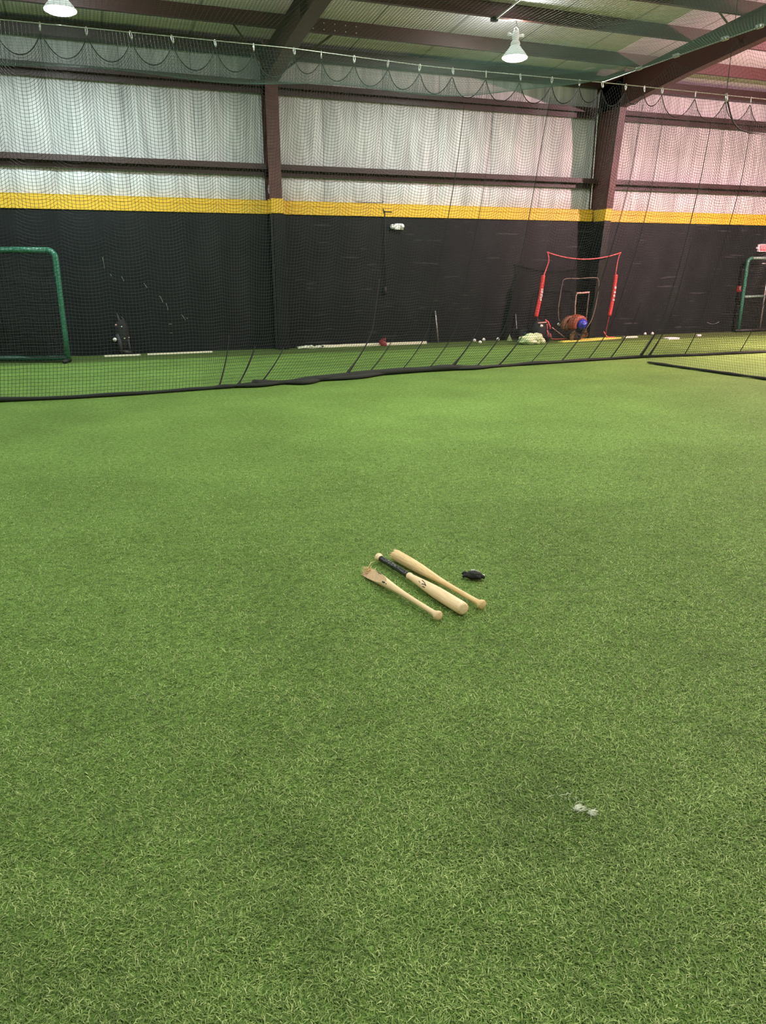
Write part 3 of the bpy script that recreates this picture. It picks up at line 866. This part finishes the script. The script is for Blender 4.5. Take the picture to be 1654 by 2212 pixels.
MB().tube(smooth_path(loc([(11.165, 1.08), (11.15, 0.8), (11.14, 0.5), (11.12, 0.28)], -0.01), 4), 0.012, 6).build('target_strap', M['grey_strap'], pn, True)
gs = np.linspace(0, 1, 44); gt = np.linspace(0, 1, 42)
S_, T_ = np.meshgrid(gs, gt, indexing='ij')
zl = 0.05 + T_ * (1.95 - 0.15 * (1 - (2 * S_ - 1) ** 2) - 0.05)
xl = np.interp(zl, [0, .55, 1.4, 1.8, 2], [10.05, 9.80, 9.90, 10.02, 9.97]); xr = np.interp(zl, [0, .5, 1.5, 1.95], [11.74, 11.80, 11.87, 11.95])
G = np.stack([(xl + (xr - xl) * S_) * KP - 10.9, 0.03 + 0.12 * np.sin(PI * S_) * np.sin(PI * T_), zl], -1)
net_mesh('netting', G, 0.0022, M['twine_black'], pn)

# ================================================================== THINGS ALONG THE WALL
def glove(name, root_loc, label, m, size, rot, group=None, dark=None):
    """puffy fielding glove: palm, four fingers, thumb, web and wrist strap"""
    t = thing(name, root_loc, label, 'glove', group)
    t.rotation_euler = rot
    s = size
    mb = MB(); mb.blob((0, 0, 0.42 * s), (0.36 * s, 0.15 * s, 0.42 * s), 0.12, 2.0, s * 3, 3)
    mb.build('palm', m, t, True)
    for i, (x, l, lean) in enumerate(((-0.26, 0.42, -0.16), (-0.1, 0.50, -0.05), (0.06, 0.50, 0.05), (0.21, 0.42, 0.14))):
        mb = MB(); mb.tube([(x * s, 0, 0.62 * s), ((x + lean * 0.5) * s, -0.05 * s, (0.62 + l * 0.5) * s), ((x + lean) * s, -0.13 * s, (0.62 + l * 0.9) * s), ((x + lean) * s, -0.17 * s, (0.62 + l) * s)],
                           [0.10 * s, 0.10 * s, 0.085 * s, 0.04 * s], 10)
        mb.build('finger', m, t, True)
    mb = MB(); mb.tube([(0.24 * s, 0, 0.35 * s), (0.42 * s, -0.08 * s, 0.55 * s), (0.48 * s, -0.16 * s, 0.75 * s), (0.47 * s, -0.19 * s, 0.84 * s)], [0.13 * s, 0.12 * s, 0.09 * s, 0.04 * s], 10)
    mb.build('thumb', m, t, True)
    mb = MB(); mb.blob((0.36 * s, -0.07 * s, 0.72 * s), (0.09 * s, 0.04 * s, 0.2 * s), 0.1, 3, 1, 2)
    mb.build('web', dark or m, t, True)
    mb = MB(); mb.tube([(0.30 * s * math.cos(a), 0.15 * s * math.sin(a), 0.1 * s) for a in np.linspace(0, 2 * PI, 16, endpoint=False)], 0.05 * s, 8, closed=True)
    mb.build('wrist_strap', dark or m, t, True)
    return t

# pile in front of the pitching net, from its black base bag up
o = MB().blob((0, 0, 0.07), (0.20, 0.12, 0.085), 0.25, 2.2, 4.0, 3, flat=0.0).build('equipment_sack', M['black_fabric'], None, True)
o.location = (10.60, 15.36, 0.02); tag(o, 'low black sack under the pile of ball gloves', 'sack')
def curled_glove(loc, label, m, rad, thick, a0, a1, n, m2):
    """glove seen from the back: rows of stuffed fingers curling over, lying on its heel"""
    t = thing('fielding_glove', loc, label, 'glove', 'gloves piled before the pitching net')
    for i in range(n):
        y = (i - (n - 1) / 2) * thick * 1.25
        r = rad * (1 - 0.06 * abs(i - (n - 1) / 2))
        pts = [(r * math.cos(math.radians(a0 + (a1 - a0) * k / 12)), y, r * math.sin(math.radians(a0 + (a1 - a0) * k / 12))) for k in range(13)]
        MB().tube(pts, [thick * (0.75 + 0.35 * math.sin(PI * (k + 1.5) / 15)) for k in range(13)], 12).build('finger', m, t, True)
    MB().blob((-rad * 0.45, 0, 0.0), (rad * 0.42, thick * 1.6, rad * 0.5), 0.12, 2, rad * 9, 3).build('palm', m2, t, True)
    return t
glove('fielding_glove', (10.46, 15.27, 0.04), 'olive-tan leather glove low in the pile, under the blue ball', M['olive_leather'], 0.20, (0.3, -0.5, 0.3), 'gloves piled before the pitching net')
glove('fielding_glove', (10.68, 15.22, 0.06), 'tan ball glove at the base of the pile, near the yellow mat', M['tan_leather'], 0.16, (0.2, 0.5, -0.3), 'gloves piled before the pitching net')
glove('fielding_glove', (10.76, 15.30, 0.12), 'small dark olive glove on the mat side of the pile', M['olive_leather'], 0.14, (0.1, 0.2, 0.2), 'gloves piled before the pitching net')
curled_glove((10.47, 15.38, 0.33), 'tan glove edge showing behind, on the duffel side of the pile', M['tan_leather'], 0.205, 0.036, 200, 85, 2, M['tan_leather'])
curled_glove((10.59, 15.30, 0.37), 'big red-brown mitt curling over the blue ball', M['red_leather'], 0.165, 0.058, 215, 25, 4, M['tan_leather'])
o = thing('exercise_ball', (10.635, 15.16, 0.265), 'royal blue ball nestled in the pile of brown gloves', 'ball')
MB().blob((0, 0, 0.115), (0.12, 0.11, 0.12), 0.06, 2.5, 2, 3).build('cover', M['blue'], o, True)
mb = MB(); mb.tube([(-0.06, -0.112, 0.125), (-0.02, -0.122, 0.12), (0.0, -0.122, 0.135), (0.035, -0.116, 0.155)], 0.012, 6); mb.build('pale_marking', mat('pale_blue_print', lin(120, 130, 220), 0.5), o)

def ball_obj():
    o = thing('baseball', (0, 0, 0), 'x', 'ball')
    MB().blob((0, 0, 0.037), (0.037, 0.037, 0.037), 0, 1, 0, 3).build('cover', M['ball'], o, True)
    pts = []
    for i in range(40):
        a = 2 * PI * i / 40
        p = Vector((math.cos(a) + 0.35 * math.cos(3 * a), math.sin(a) - 0.35 * math.sin(3 * a), 0.95 * math.sin(2 * a))).normalized() * 0.0372
        pts.append((p.x, p.y, p.z + 0.037))
    MB().tube(pts, 0.0012, 4, closed=True).build('stitching', M['red_dark'], o)
    return o
b0 = ball_obj()
BALLS = [((8.55, 15.95, 0), 'clean white baseball at the wall foot, straight behind the one out on the turf'), ((8.18, 15.42, 0), 'white baseball out on the turf in front of its neighbours'), ((8.92, 15.95, 0), 'white baseball by the wall between its neighbours and the pale plastic bag'),
         ((9.56, 15.16, 0.335), 'white baseball caught on the black equipment bag'), ((10.30, 15.60, 0.32), 'white baseball against the net between duffel and glove pile'), ((10.750, 15.23, 0.30), 'white baseball stuck beside the blue ball'),
         ((0.555, 15.80, 0.27), 'white baseball tucked into the bat pack'), ((8.33, 15.98, -0.012), 'dingy baseball half sunk in the gap at the wall foot, just past the grey pole'), ((13.06, 15.95, 0), 'white baseball at the wall foot behind the home plate'), ((13.28, 15.95, 0), 'white baseball at the wall foot, nearer the exit sign of the close pair')]
for i, (p, lab) in enumerate(BALLS):
    o = b0 if i == 0 else copy_tree(b0, p, lab)
    o.location = p; o['label'] = lab; o['group'] = 'loose baseballs along the wall'
    o.rotation_euler = (0, 0, i * 1.1)

# black duffel and wheel, straps
o = thing('equipment_bag', (9.585, 15.28, 0), 'bulky black equipment bag with red straps at the foot of the net sleeve', 'bag')
MB().blob((0, 0, 0.24), (0.20, 0.16, 0.25), 0.16, 2.0, 7, 3, flat=0).build('body', M['black_fabric'], o, True)
MB().blob((0.16, 0.02, 0.15), (0.12, 0.14, 0.16), 0.2, 2.0, 3, 3, flat=0).build('side_pocket', M['black'], o, True)
MB().tube([(-0.12, -0.13, 0.44), (0.0, -0.15, 0.445), (0.08, -0.14, 0.45)], 0.014, 6).build('zip_flap', M['pink_strap'], o)
for pts, r in (([(0.06, -0.12, 0.50), (0.12, -0.15, 0.46), (0.17, -0.16, 0.36), (0.18, -0.16, 0.30)], 0.016), ([(0.10, -0.16, 0.28), (0.13, -0.17, 0.2), (0.17, -0.16, 0.13)], 0.012), ([(0.10, -0.15, 0.42), (0.11, -0.16, 0.33), (0.10, -0.17, 0.28)], 0.009)):
    MB().tube(pts, r, 6).build('strap', M['red_pole'], o, True)
o = thing('ball_bucket', (9.36, 15.62, 0), 'black round bucket lying on its side behind the pale plastic bag', 'bucket')
MB().lathe([(0.125, -0.12), (0.135, -0.10), (0.135, 0.1), (0.12, 0.16)], 24, axis='Y', org=(0, 0, 0.16)).build('tub', M['black'], o, True)
MB().lathe([(0.045, -0.135), (0.045, -0.118)], 16, axis='Y', org=(0, 0, 0.17)).build('lid_boss', M['grey_fabric'], o, True)
MB().lathe([(0.14, -0.122), (0.14, -0.115)], 24, axis='Y', org=(0, 0, 0.16)).build('lid_rim', M['black_fabric'], o, True)

o = thing('plastic_bag', (9.18, 14.95, 0), 'pale green-white crumpled plastic bag on the turf edge', 'bag')
MB().blob((0.0, 0, 0.10), (0.30, 0.14, 0.12), 0.32, 1.8, 2.4, 4, flat=0.005).build('body', M['pale_bag'], o, True)
MB().blob((0.13, -0.01, 0.14), (0.14, 0.12, 0.10), 0.3, 2.5, 5.2, 3, flat=0.005).build('bunched_top', M['pale_bag'], o, True)
MB().blob((0.26, -0.02, 0.06), (0.09, 0.08, 0.07), 0.3, 2.5, 1.2, 3, flat=0.005).build('loose_end', M['pale_bag'], o, True)
o = MB().add([(-.05, -.03, 0), (.06, -.03, 0), (.05, .05, 0), (-.04, .05, 0), (0.0, .01, .15)], [(0, 1, 2, 3), (0, 1, 4), (1, 2, 4), (2, 3, 4), (3, 0, 4)]).build('marker_cone', mat('pale_olive_card', lin(170, 176, 120), 0.7), None)
o.location = (9.17, 15.86, 0); tag(o, 'small pale olive pyramid marker by the wall beside the plastic bag', 'marker')
o = thing('thin_rod', (9.42, 15.93, 0), 'thin grey rod standing against the wall behind the black bucket', 'rod')
MB().tube([(0, 0, 0), (-0.01, 0.05, 0.3), (-0.02, 0.10, 0.585)], 0.010, 8).build('shaft', M['grey_pole'], o, True)
o = MB().tube([(0, 0, 0), (-0.025, 0.04, 0.35), (-0.05, 0.09, 0.695)], [0.018, 0.016, 0.016], 10).build('leaning_pole', M['grey_pole'], None, True)
o.location = (7.40, 15.93, 0); tag(o, 'short grey metal pole leaning on the black wall, alone between the columns', 'pole')

glove('catcher_mitt', (6.04, 15.72, -0.01), 'dark red mitt standing on the cream plank at the wall', M['red_dark'], 0.17, (0.25, 0.45, 2.6))

# bat pack at the left
o = thing('bat_pack', (0.705, 15.88, 0), 'dark bat pack leaning on the wall beside the green screen', 'bag')
MB().blob((0.0, 0.05, 0.36), (0.13, 0.09, 0.31), 0.18, 2.3, 2, 3).build('body', M['black_fabric'], o, True)
MB().tube([(-0.05, -0.02, 0.05), (-0.06, -0.03, 0.25), (-0.10, -0.02, 0.40)], [0.065, 0.075, 0.06], 10, squash=0.5).build('shin_panel', M['grey_fabric'], o, True)
MB().tube([(0.0, 0.1, 0.5), (-0.03, 0.09, 0.66), (-0.06, 0.08, 0.79)], [0.05, 0.04, 0.006], 8, squash=0.6).build('top_flap', M['grey_fabric'], o, True)
MB().tube([(0.02, 0.12, 0.71), (0.05, 0.10, 0.67), (0.09, 0.06, 0.45), (0.11, 0.03, 0.34)], 0.012, 6).build('shoulder_strap', M['grey_fabric'], o, True)
MB().tube([(0.10, 0.0, 0.30), (0.11, -0.02, 0.18), (0.12, -0.02, 0.05)], 0.016, 6).build('side_strap', M['grey_fabric'], o, True)
MB().blob((0.05, 0.02, 0.05), (0.12, 0.09, 0.06), 0.2, 2, 3, 2, flat=0).build('base_pad', M['black'], o, True)
for p, s, mm in (((-0.10, -0.04, 0.575), 0.02, 'pink_strap'), ((0.0, -0.05, 0.54), 0.014, 'paper'), ((0.11, -0.06, 0.335), 0.016, 'pink_strap'), ((0.03, -0.06, 0.32), 0.015, 'paper')):
    MB().blob(p, (s, 0.01, s * 0.8), 0.1, 2, 1, 2).build('buckle', M[mm], o, True)

# laths, plank, mats, plates on the turf at the wall
o = MB().box((0, 0, 0.014), (0.66, 0.05, 0.026)).build('wood_lath', M['cream'], None); o.location = (0.66, 15.72, 0)
tag(o, 'short cream wooden lath lying under the bat pack', 'lath')
o = MB().box((0, 0, 0.014), (1.25, 0.05, 0.026)).build('wood_lath', M['cream'], None); o.location = (1.75, 15.76, 0); o.rotation_euler = (0, 0, 0.03)
tag(o, 'long cream wooden lath on the turf, pointing from the bat pack to the padded column', 'lath')
o = MB().prism([(-1.2, -0.04), (1.2, -0.015), (1.2, 0.03), (-1.2, 0.06)], 0.0, 0.05, plane='XY').build('wood_plank', M['cream'], None); o.location = (5.90, 15.90, 0)
tag(o, 'long tapering cream plank on the turf under the red mitt', 'plank')
o = thing('crumpled_wrapper', (4.44, 15.88, 0), 'crumpled white wrapper with dark spots, on the turf by the padded column', 'wrapper')
MB().blob((0, 0, 0.02), (0.24, 0.07, 0.035), 0.5, 4, 3, 4, flat=0.0).build('sheet', M['paper'], o, False)
MB().blob((0.07, -0.04, 0.05), (0.03, 0.012, 0.014), 0.3, 3, 1, 2).build('dark_print', M['ink'], o); MB().blob((0.25, -0.02, 0.03), (0.03, 0.012, 0.014), 0.3, 3, 1, 2).build('dark_print', M['ink'], o)
o = MB().prism([(-0.95, -0.28), (-0.2, -0.20), (0.85, 0.02), (0.95, 0.12), (0.5, 0.25), (-0.3, 0.1), (-1.0, -0.16)], 0.0, 0.02, plane='XY').build('floor_mat', M['yellow_mat'], None); o.location = (11.05, 15.36, 0)
tag(o, 'flat yellow mat on the turf under the glove pile', 'mat')
o = MB().prism([(-0.2, -0.06), (0.17, -0.05), (0.2, 0.06), (-0.17, 0.05)], 0.0, 0.03, plane='XY').build('base_plate', M['paper'], None); o.location = (12.28, 15.50, 0)
tag(o, 'thin pale rubber plate beside the yellow mat, right of the pitching net', 'plate')
o = MB().prism([(-0.16, -0.09), (0.16, -0.09), (0.17, 0.08), (0.0, 0.15), (-0.17, 0.08)], 0.0, 0.03, plane='XY').build('home_plate', M['white_plastic'], None); o.location = (12.98, 14.90, 0)
tag(o, 'white home plate lying on the turf behind the net corner', 'plate')
o = MB().box((0, 0, 0.02), (0.12, 0.07, 0.04)).build('white_block', M['white_plastic'], None, bevel=0.008); o.location = (14.10, 15.25, 0)
tag(o, 'small white block on the turf between the home plate and the grey-green screen', 'block')

# ================================================================== WALL FIXTURES
o = thing('cord_drop', (6.15, D - 0.005, 2.72), 'black cord hanging from the yellow band with a socket box at its end', 'cord')
MB().tube([(-0.03, 0.03, 0.07), (-0.035, -0.03, 0.05), (-0.02, -0.035, 0.0), (0.0, -0.035, -0.03), (0.005, -0.03, -0.7), (0.012, -0.03, -1.51)], 0.0095, 6).build('cable', M['black'], o, True)
MB().tube([(0.0, -0.03, 0.0), (0.06, -0.03, -0.002), (0.16, -0.03, -0.004)], 0.009, 6).build('branch_cable', M['black'], o)
MB().lathe([(0.014, -1.49), (0.03, -1.52), (0.038, -1.56), (0.038, -1.63), (0.025, -1.66)], 12, org=(0.012, -0.03, 0)).build('socket_box', M['black'], o, True)
MB().blob((-0.01, -0.035, -0.005), (0.022, 0.02, 0.02), 0.1, 2, 1, 2).build('knot', M['black'], o, True)
MB().tube([(-0.62, 0.02, 0.175), (-0.2, 0.0, 0.165), (-0.05, -0.01, 0.175), (-0.02, -0.01, 0.19), (-0.05, -0.01, 0.205)], 0.007, 5).build('loose_end', M['black'], o, True)

o = thing('emergency_light', (6.42, D, 2.43), 'white twin-head emergency light on the black wall under the yellow band', 'light')
MB().box((0.04, -0.045, 0), (0.20, 0.09, 0.125)).build('housing', M['white_plastic'], o, bevel=0.02)
MB().lathe([(0.03, -0.10), (0.05, -0.06), (0.05, -0.02), (0.02, 0.0)], 14, axis='Y', org=(-0.10, 0, 0.0)).build('lamp_head', M['white_plastic'], o, True)
MB().lathe([(0.035, -0.11), (0.055, -0.06), (0.05, -0.02), (0.02, 0.0)], 14, axis='Y', org=(0.10, -0.02, 0.01)).build('lamp_head', M['white_plastic'], o, True)
MB().box((0.115, -0.095, -0.03), (0.02, 0.005, 0.025)).box((-0.095, -0.102, 0.02), (0.015, 0.005, 0.015)).build('dark_vents', M['grey_fabric'], o)

o = thing('exit_sign', (16.53, D, 2.08), 'red-lit exit sign above the grey-green screen', 'sign')
MB().box((0.03, -0.035, 0), (0.34, 0.07, 0.19)).build('housing', M['exit_white'], o, bevel=0.01)
MB().box((0.03, -0.072, 0), (0.29, 0.008, 0.14)).build('face', M['exit_red'], o)
MB().box((-0.16, -0.03, 0.0), (0.06, 0.05, 0.05)).build('side_bracket', M['exit_white'], o, bevel=0.01)
cu = bpy.data.curves.new('exit_text', 'FONT'); cu.body = 'EXIT'; cu.size = 0.15; cu.extrude = 0.002; cu.align_x = 'CENTER'; cu.align_y = 'CENTER'
tx = bpy.data.objects.new('tmp', cu); C.objects.link(tx)
bpy.context.view_layer.update()
me = bpy.data.meshes.new_from_object(tx.evaluated_get(bpy.context.evaluated_depsgraph_get()))
bpy.data.objects.remove(tx)
me.materials.clear(); me.materials.append(M['exit_white'])
tx = bpy.data.objects.new('lettering', me); C.objects.link(tx); tx.parent = o
tx.location = (0.03, -0.078, 0); tx.rotation_euler = (PI / 2, 0, 0); tx.scale = (0.75, 0.9, 1)

o = thing('fire_alarm_pull', (15.95, D, 1.08), 'small red fire alarm pull box on the wall beside the grey-green screen', 'alarm')
MB().box((0, -0.025, 0), (0.10, 0.05, 0.15)).build('box', M['red'], o, bevel=0.008)
MB().box((0, -0.055, 0.02), (0.04, 0.012, 0.09)).build('handle', M['exit_white'], o, bevel=0.003)

# ================================================================== BATS
def bat_profile(L):
    return [(0.001, 0), (0.017, 0.001), (0.0235, 0.006), (0.025, 0.013), (0.0235, 0.02), (0.0175, 0.032), (0.0142, 0.05), (0.0132, 0.10), (0.0132, 0.20), (0.0145, 0.30), (0.018, 0.38),
            (0.0235, 0.46), (0.029, 0.54), (0.0325, 0.62), (0.0335, 0.70), (0.0335, 0.78), (0.0333, 0.835), (0.0318, 0.850), (0.0285, 0.857), (0.020, 0.860), (0.001, 0.861)]
def place_bat(t, knob, tip, z0=0.012):
    """lay the bat on the turf: local +X runs from knob to barrel"""
    k = Vector((*knob, z0 + 0.020)); b = Vector((*tip, z0 + 0.030))
    d = (b - k).normalized()
    t.location = k
    t.rotation_euler = d.to_track_quat('X', 'Z').to_euler()
def bat_body(parent, m, cut=None, jag=None, n=48):
    prof = bat_profile(0.86)
    # finer steps along the barrel
    P = []
    for (r0, s0), (r1, s1) in zip(prof[:-1], prof[1:]):
        k = max(1, int((s1 - s0) / 0.02))
        for i in range(k): P.append((r0 + (r1 - r0) * i / k, s0 + (s1 - s0) * i / k))
    P.append(prof[-1])
    mb = MB(); mb.lathe(P, n, axis='X')
    o = mb.build('wooden_body', [m, M['split']], parent, True)
    bm = bmesh.new(); bm.from_mesh(o.data)
    for co, no in (cut or []):
        r = bmesh.ops.bisect_plane(bm, geom=bm.verts[:] + bm.edges[:] + bm.faces[:], plane_co=co, plane_no=no, clear_outer=True)
        ed = [e for e in r['geom_cut'] if isinstance(e, bmesh.types.BMEdge)]
        f = bmesh.ops.contextual_create(bm, geom=ed)['faces']
        for x in f: x.material_index = 1; x.smooth = False
    if jag:
        s, depth = jag
        r = bmesh.ops.bisect_plane(bm, geom=bm.verts[:] + bm.edges[:] + bm.faces[:], plane_co=(s, 0, 0), plane_no=(1, 0, 0), clear_outer=True)
        ed = [e for e in r['geom_cut'] if isinstance(e, bmesh.types.BMEdge)]
        vs = set(v for e in ed for v in e.verts)
        f = bmesh.ops.contextual_create(bm, geom=ed)['faces']
        for x in f: x.material_index = 1; x.smooth = False
        r = bmesh.ops.poke(bm, faces=f)
        for v in r['verts']: v.co.x -= depth * 0.9
        for v in vs:
            a = math.atan2(v.co.z, v.co.y)
            v.co.x += depth * (0.6 * math.sin(5 * a + 1) + 0.5 * math.sin(11 * a) + random.uniform(-.5, .5))
    bmesh.ops.recalc_face_normals(bm, faces=bm.faces)
    bm.to_mesh(o.data); bm.free()
    return o
def splinters(parent, s, n, rad, m, spread=0.03, y_bias=0.0):
    mb = MB()
    for i in range(n):
        a = random.uniform(0, 2 * PI); r = rad * math.sqrt(random.random())
        x = s + random.uniform(-0.02, 0.0); l = random.uniform(0.012, 0.036)
        p0 = Vector((x, r * math.cos(a) + y_bias, r * math.sin(a)))
        p1 = p0 + Vector((l, random.uniform(-spread, spread) * 0.5, random.uniform(-spread, spread * 0.3) * 0.3))
        mb.tube([p0, p0.lerp(p1, 0.5), p1], [0.0016, 0.0012, 0.0003], 4)
    return mb.build('splinters', m, parent)

# first bat (nearest): split lengthwise along the barrel
t = thing('baseball_bat', (0, 0, 0), 'broken wooden bat with a long split barrel, nearest the camera of the three', 'bat', 'bats on the turf')
place_bat(t, (1.463, 3.068), (1.325, 3.715))
cutn = Vector((0.16, 0.55, 0.82)).normalized()
bat_body(t, M['bat'], cut=[((0.50, 0.010, 0.012), cutn)], jag=(0.675, 0.02))
splinters(t, 0.675, 46, 0.026, M['bat_c'], 0.05, -0.004)
MB().tube([(0.50, -0.018, 0.0155), (0.54, -0.016, 0.019), (0.575, -0.019, 0.0195), (0.60, -0.017, 0.0205)], [0.001, 0.0025, 0.002, 0.0008], 5).build('crack', M['ink'], t)
MB().tube([(0.455, 0.0205, 0.014), (0.475, 0.022, 0.012)], 0.004, 5).tube([(0.445, 0.019, 0.013), (0.44, 0.020, 0.010)], 0.0035, 5).build('printed_mark', M['ink'], t)

# second bat: barrel towards the camera, black taped handle
t = thing('baseball_bat', (0, 0, 0), 'whole pale bat with black grip tape, lying between the two broken bats', 'bat', 'bats on the turf')
place_bat(t, (1.466, 3.93), (1.602, 3.075))
bat_body(t, M['bat_b'])
mb = MB()
pr = [(0.0165, 0.034), (0.0162, 0.05), (0.0155, 0.10), (0.0155, 0.20), (0.0168, 0.30), (0.0175, 0.345)]
P = []
for i in range(160):
    s = 0.034 + (0.345 - 0.034) * i / 159
    r = float(np.interp(s, [q[1] for q in pr], [q[0] for q in pr])) + 0.0009 * (1 if (i // 4) % 2 else 0) * (1 if s < 0.2 else 0.25)
    P.append((r, s))
mb.lathe(P, 28, axis='X'); mb.build('grip_tape', M['grip'], t, True)
mb = MB(); mb.lathe([(0.0178, 0.344), (0.0195, 0.35), (0.0192, 0.36), (0.0175, 0.365)], 28, axis='X'); mb.build('handle_collar', M['bat_b'], t, True)
def on_bat(s, a):
    r = float(np.interp(s, [p[1] for p in bat_profile(1)], [p[0] for p in bat_profile(1)])) + 0.0006
    return (s, r * math.sin(a), r * math.cos(a))
# maker's mark: an angular A-like figure on the taper
mb = MB()
mb.tube([on_bat(0.490, -0.25), on_bat(0.525, -0.50), on_bat(0.552, -0.85)], 0.0022, 5)
mb.tube([on_bat(0.512, -0.95), on_bat(0.53, -0.80), on_bat(0.552, -0.85)], 0.0022, 5)
mb.tube([on_bat(0.525, -1.35), on_bat(0.535, -1.25), on_bat(0.55, -1.28)], 0.0022, 5)
mb.tube([on_bat(0.475, -0.75), on_bat(0.49, -0.95)], 0.0018, 5)
mb.build('printed_mark', M['ink'], t)

# third bat: barrel end broken away
t = thing('baseball_bat', (0, 0, 0), 'broken golden bat with a ragged barrel end, the one nearest the black glove', 'bat', 'bats on the turf')
place_bat(t, (1.722, 3.108), (1.556, 3.93))
bat_body(t, M['bat_c'], jag=(0.805, 0.010))
splinters(t, 0.805, 70, 0.031, M['bat'], 0.03)

# loose splinter threads between the far ends
o = MB().tube([(1.405, 3.80, 0.02), (1.375, 3.74, 0.025), (1.36, 3.68, 0.02)], [0.001, 0.0018, 0.0005], 4).tube([(1.44, 3.90, 0.02), (1.40, 3.86, 0.03), (1.36, 3.81, 0.02)], [0.001, 0.0018, 0.0005], 4).build('wood_splinter', M['bat_b'], None, org=(1.39, 3.8, 0.0))
tag(o, 'fine pale wood splinter lying between the far ends of the bats', 'splinter')

# batting glove
t = thing('batting_glove', (1.865, 3.49, 0.008), 'small crumpled black batting glove on the turf beside the bats', 'glove', rotz=-0.55)
MB().blob((0, 0, 0.018), (0.045, 0.033, 0.022), 0.3, 2.5, 3, 3, flat=0.0).build('palm', M['black_fabric'], t, True)
for i, (x, y, dx, dy) in enumerate(((-0.03, 0.01, -0.035, 0.012), (-0.028, -0.012, -0.03, -0.012), (0.02, -0.022, 0.022, -0.014), (0.034, -0.008, 0.028, -0.012), (0.0, 0.026, -0.012, 0.026))):
    MB().tube([(x, y, 0.016), (x + dx * 0.6, y + dy * 0.6, 0.02), (x + dx, y + dy, 0.013)], [0.012, 0.011, 0.006], 8).build('finger', M['black_fabric'], t, True)
MB().tube([(-0.012, 0.018, 0.036), (0.01, 0.012, 0.041), (0.036, 0.008, 0.032)], 0.007, 8, squash=0.5).build('grey_strap', mat('grey_glove_strap', lin(120, 124, 116), 0.5), t, True)
MB().blob((-0.012, 0.042, 0.03), (0.006, 0.006, 0.005), 0, 1, 0, 2).blob((-0.002, 0.045, 0.031), (0.005, 0.005, 0.005), 0, 1, 0, 2).blob((0.055, 0.0, 0.022), (0.008, 0.005, 0.005), 0, 1, 0, 2).build('white_tips', M['white_fibre'], t, True)

# frayed white tuft
mb = MB()
for (cx, cy, n, sp) in ((0, 0, 46, 0.012), (0.022, -0.035, 34, 0.011), (-0.005, 0.05, 16, 0.05)):
    for i in range(n):
        x = cx + random.gauss(0, sp * 0.6); y = cy + random.gauss(0, sp * 0.5)
        a = random.uniform(0, PI); l = random.uniform(0.006, 0.02)
        z = random.uniform(0.016, 0.026)
        mb.tube([(x - l * math.cos(a), y - l * math.sin(a) * 0.5, z - .004), (x, y, z), (x + l * math.cos(a), y + l * math.sin(a) * 0.5, z - .003)], [0.0004, 0.0009, 0.0003], 3)
o = mb.build('frayed_tuft', M['white_fibre'], None)
o.location = (1.305, 1.675, 0)
tag(o, 'small frayed white tuft on the turf between the bats and the camera', 'tuft')

# ================================================================== TURF PILE (near blades)
def turf_blades():
    n0 = 34000
    cells = []
    Ys = np.arange(0.45, 9.0, 0.05)
    for y in Ys:
        xa, xb = -0.26 * y - 0.55, 1.18 * y + 0.6
        dens = n0 * min(1.0, (1.6 / max(y, 1.6)) ** 1.7) * min(1.0, max(0.0, (9.0 - y) / 3.5))
        k = int(dens * 0.05 * (xb - xa))
        cells.append(np.stack([rng.uniform(xa, xb, k), rng.uniform(y, y + 0.05, k)], -1))
        # thinning margins to both sides, so the pile has no visible edge
        for side, wdt in ((-1, 1.6), (1, 2.6)):
            k2 = int(dens * 0.05 * wdt * 0.5)
            t = wdt * (1 - np.sqrt(rng.random(k2)))
            cells.append(np.stack([(xa - t) if side < 0 else (xb + t), rng.uniform(y, y + 0.05, k2)], -1))
    B = np.concatenate(cells)
    n = len(B)
    # combed in swirls: neighbouring blades lean alike
    ang = 1.1 * np.sin(B[:, 0] * 13.1 + 1.7 * np.sin(B[:, 1] * 9.3)) + 1.1 * np.cos(B[:, 1] * 17.3 + B[:, 0] * 6.2) + rng.normal(0, 1.6, n) + 0.4
    ln = rng.uniform(0.011, 0.027, n); wd = rng.uniform(0.0007, 0.0014, n)
    rise = rng.uniform(0.15, 0.55, n)
    d = np.stack([np.cos(ang), np.sin(ang), np.zeros(n)], -1)
    ang2 = ang + rng.normal(0, 0.8, n)
    d2 = np.stack([np.cos(ang2), np.sin(ang2), np.zeros(n)], -1)
    s = np.stack([-np.sin(ang), np.cos(ang), np.zeros(n)], -1) * wd[:, None]
    base = np.concatenate([B, np.full((n, 1), 0.001)], 1)
    up = np.array([0, 0, 1.0])
    mid = base + d * (ln * 0.5)[:, None] + up * (ln * 0.5 * rise)[:, None] + up * 0.003
    tip = mid + d2 * (ln * 0.5)[:, None] + up * (ln * 0.5 * rise * rng.uniform(-0.7, 0.5, n))[:, None]
    tip[:, 2] = np.maximum(tip[:, 2], 0.002)
    co = np.stack([base - s, base + s, mid + s, mid - s, tip], 1).reshape(-1, 3)
    i0 = (np.arange(n) * 5)[:, None]
    loops = (i0 + np.array([[0, 1, 2, 3, 3, 2, 4]])).ravel()
    sizes = np.tile([4, 3], n)
    o = raw_mesh('turf_pile', co, loops, sizes, M['blade'])
    return tag(o, 'short matted green turf blades covering the near part of the floor', 'turf', kind='stuff')
turf_blades()
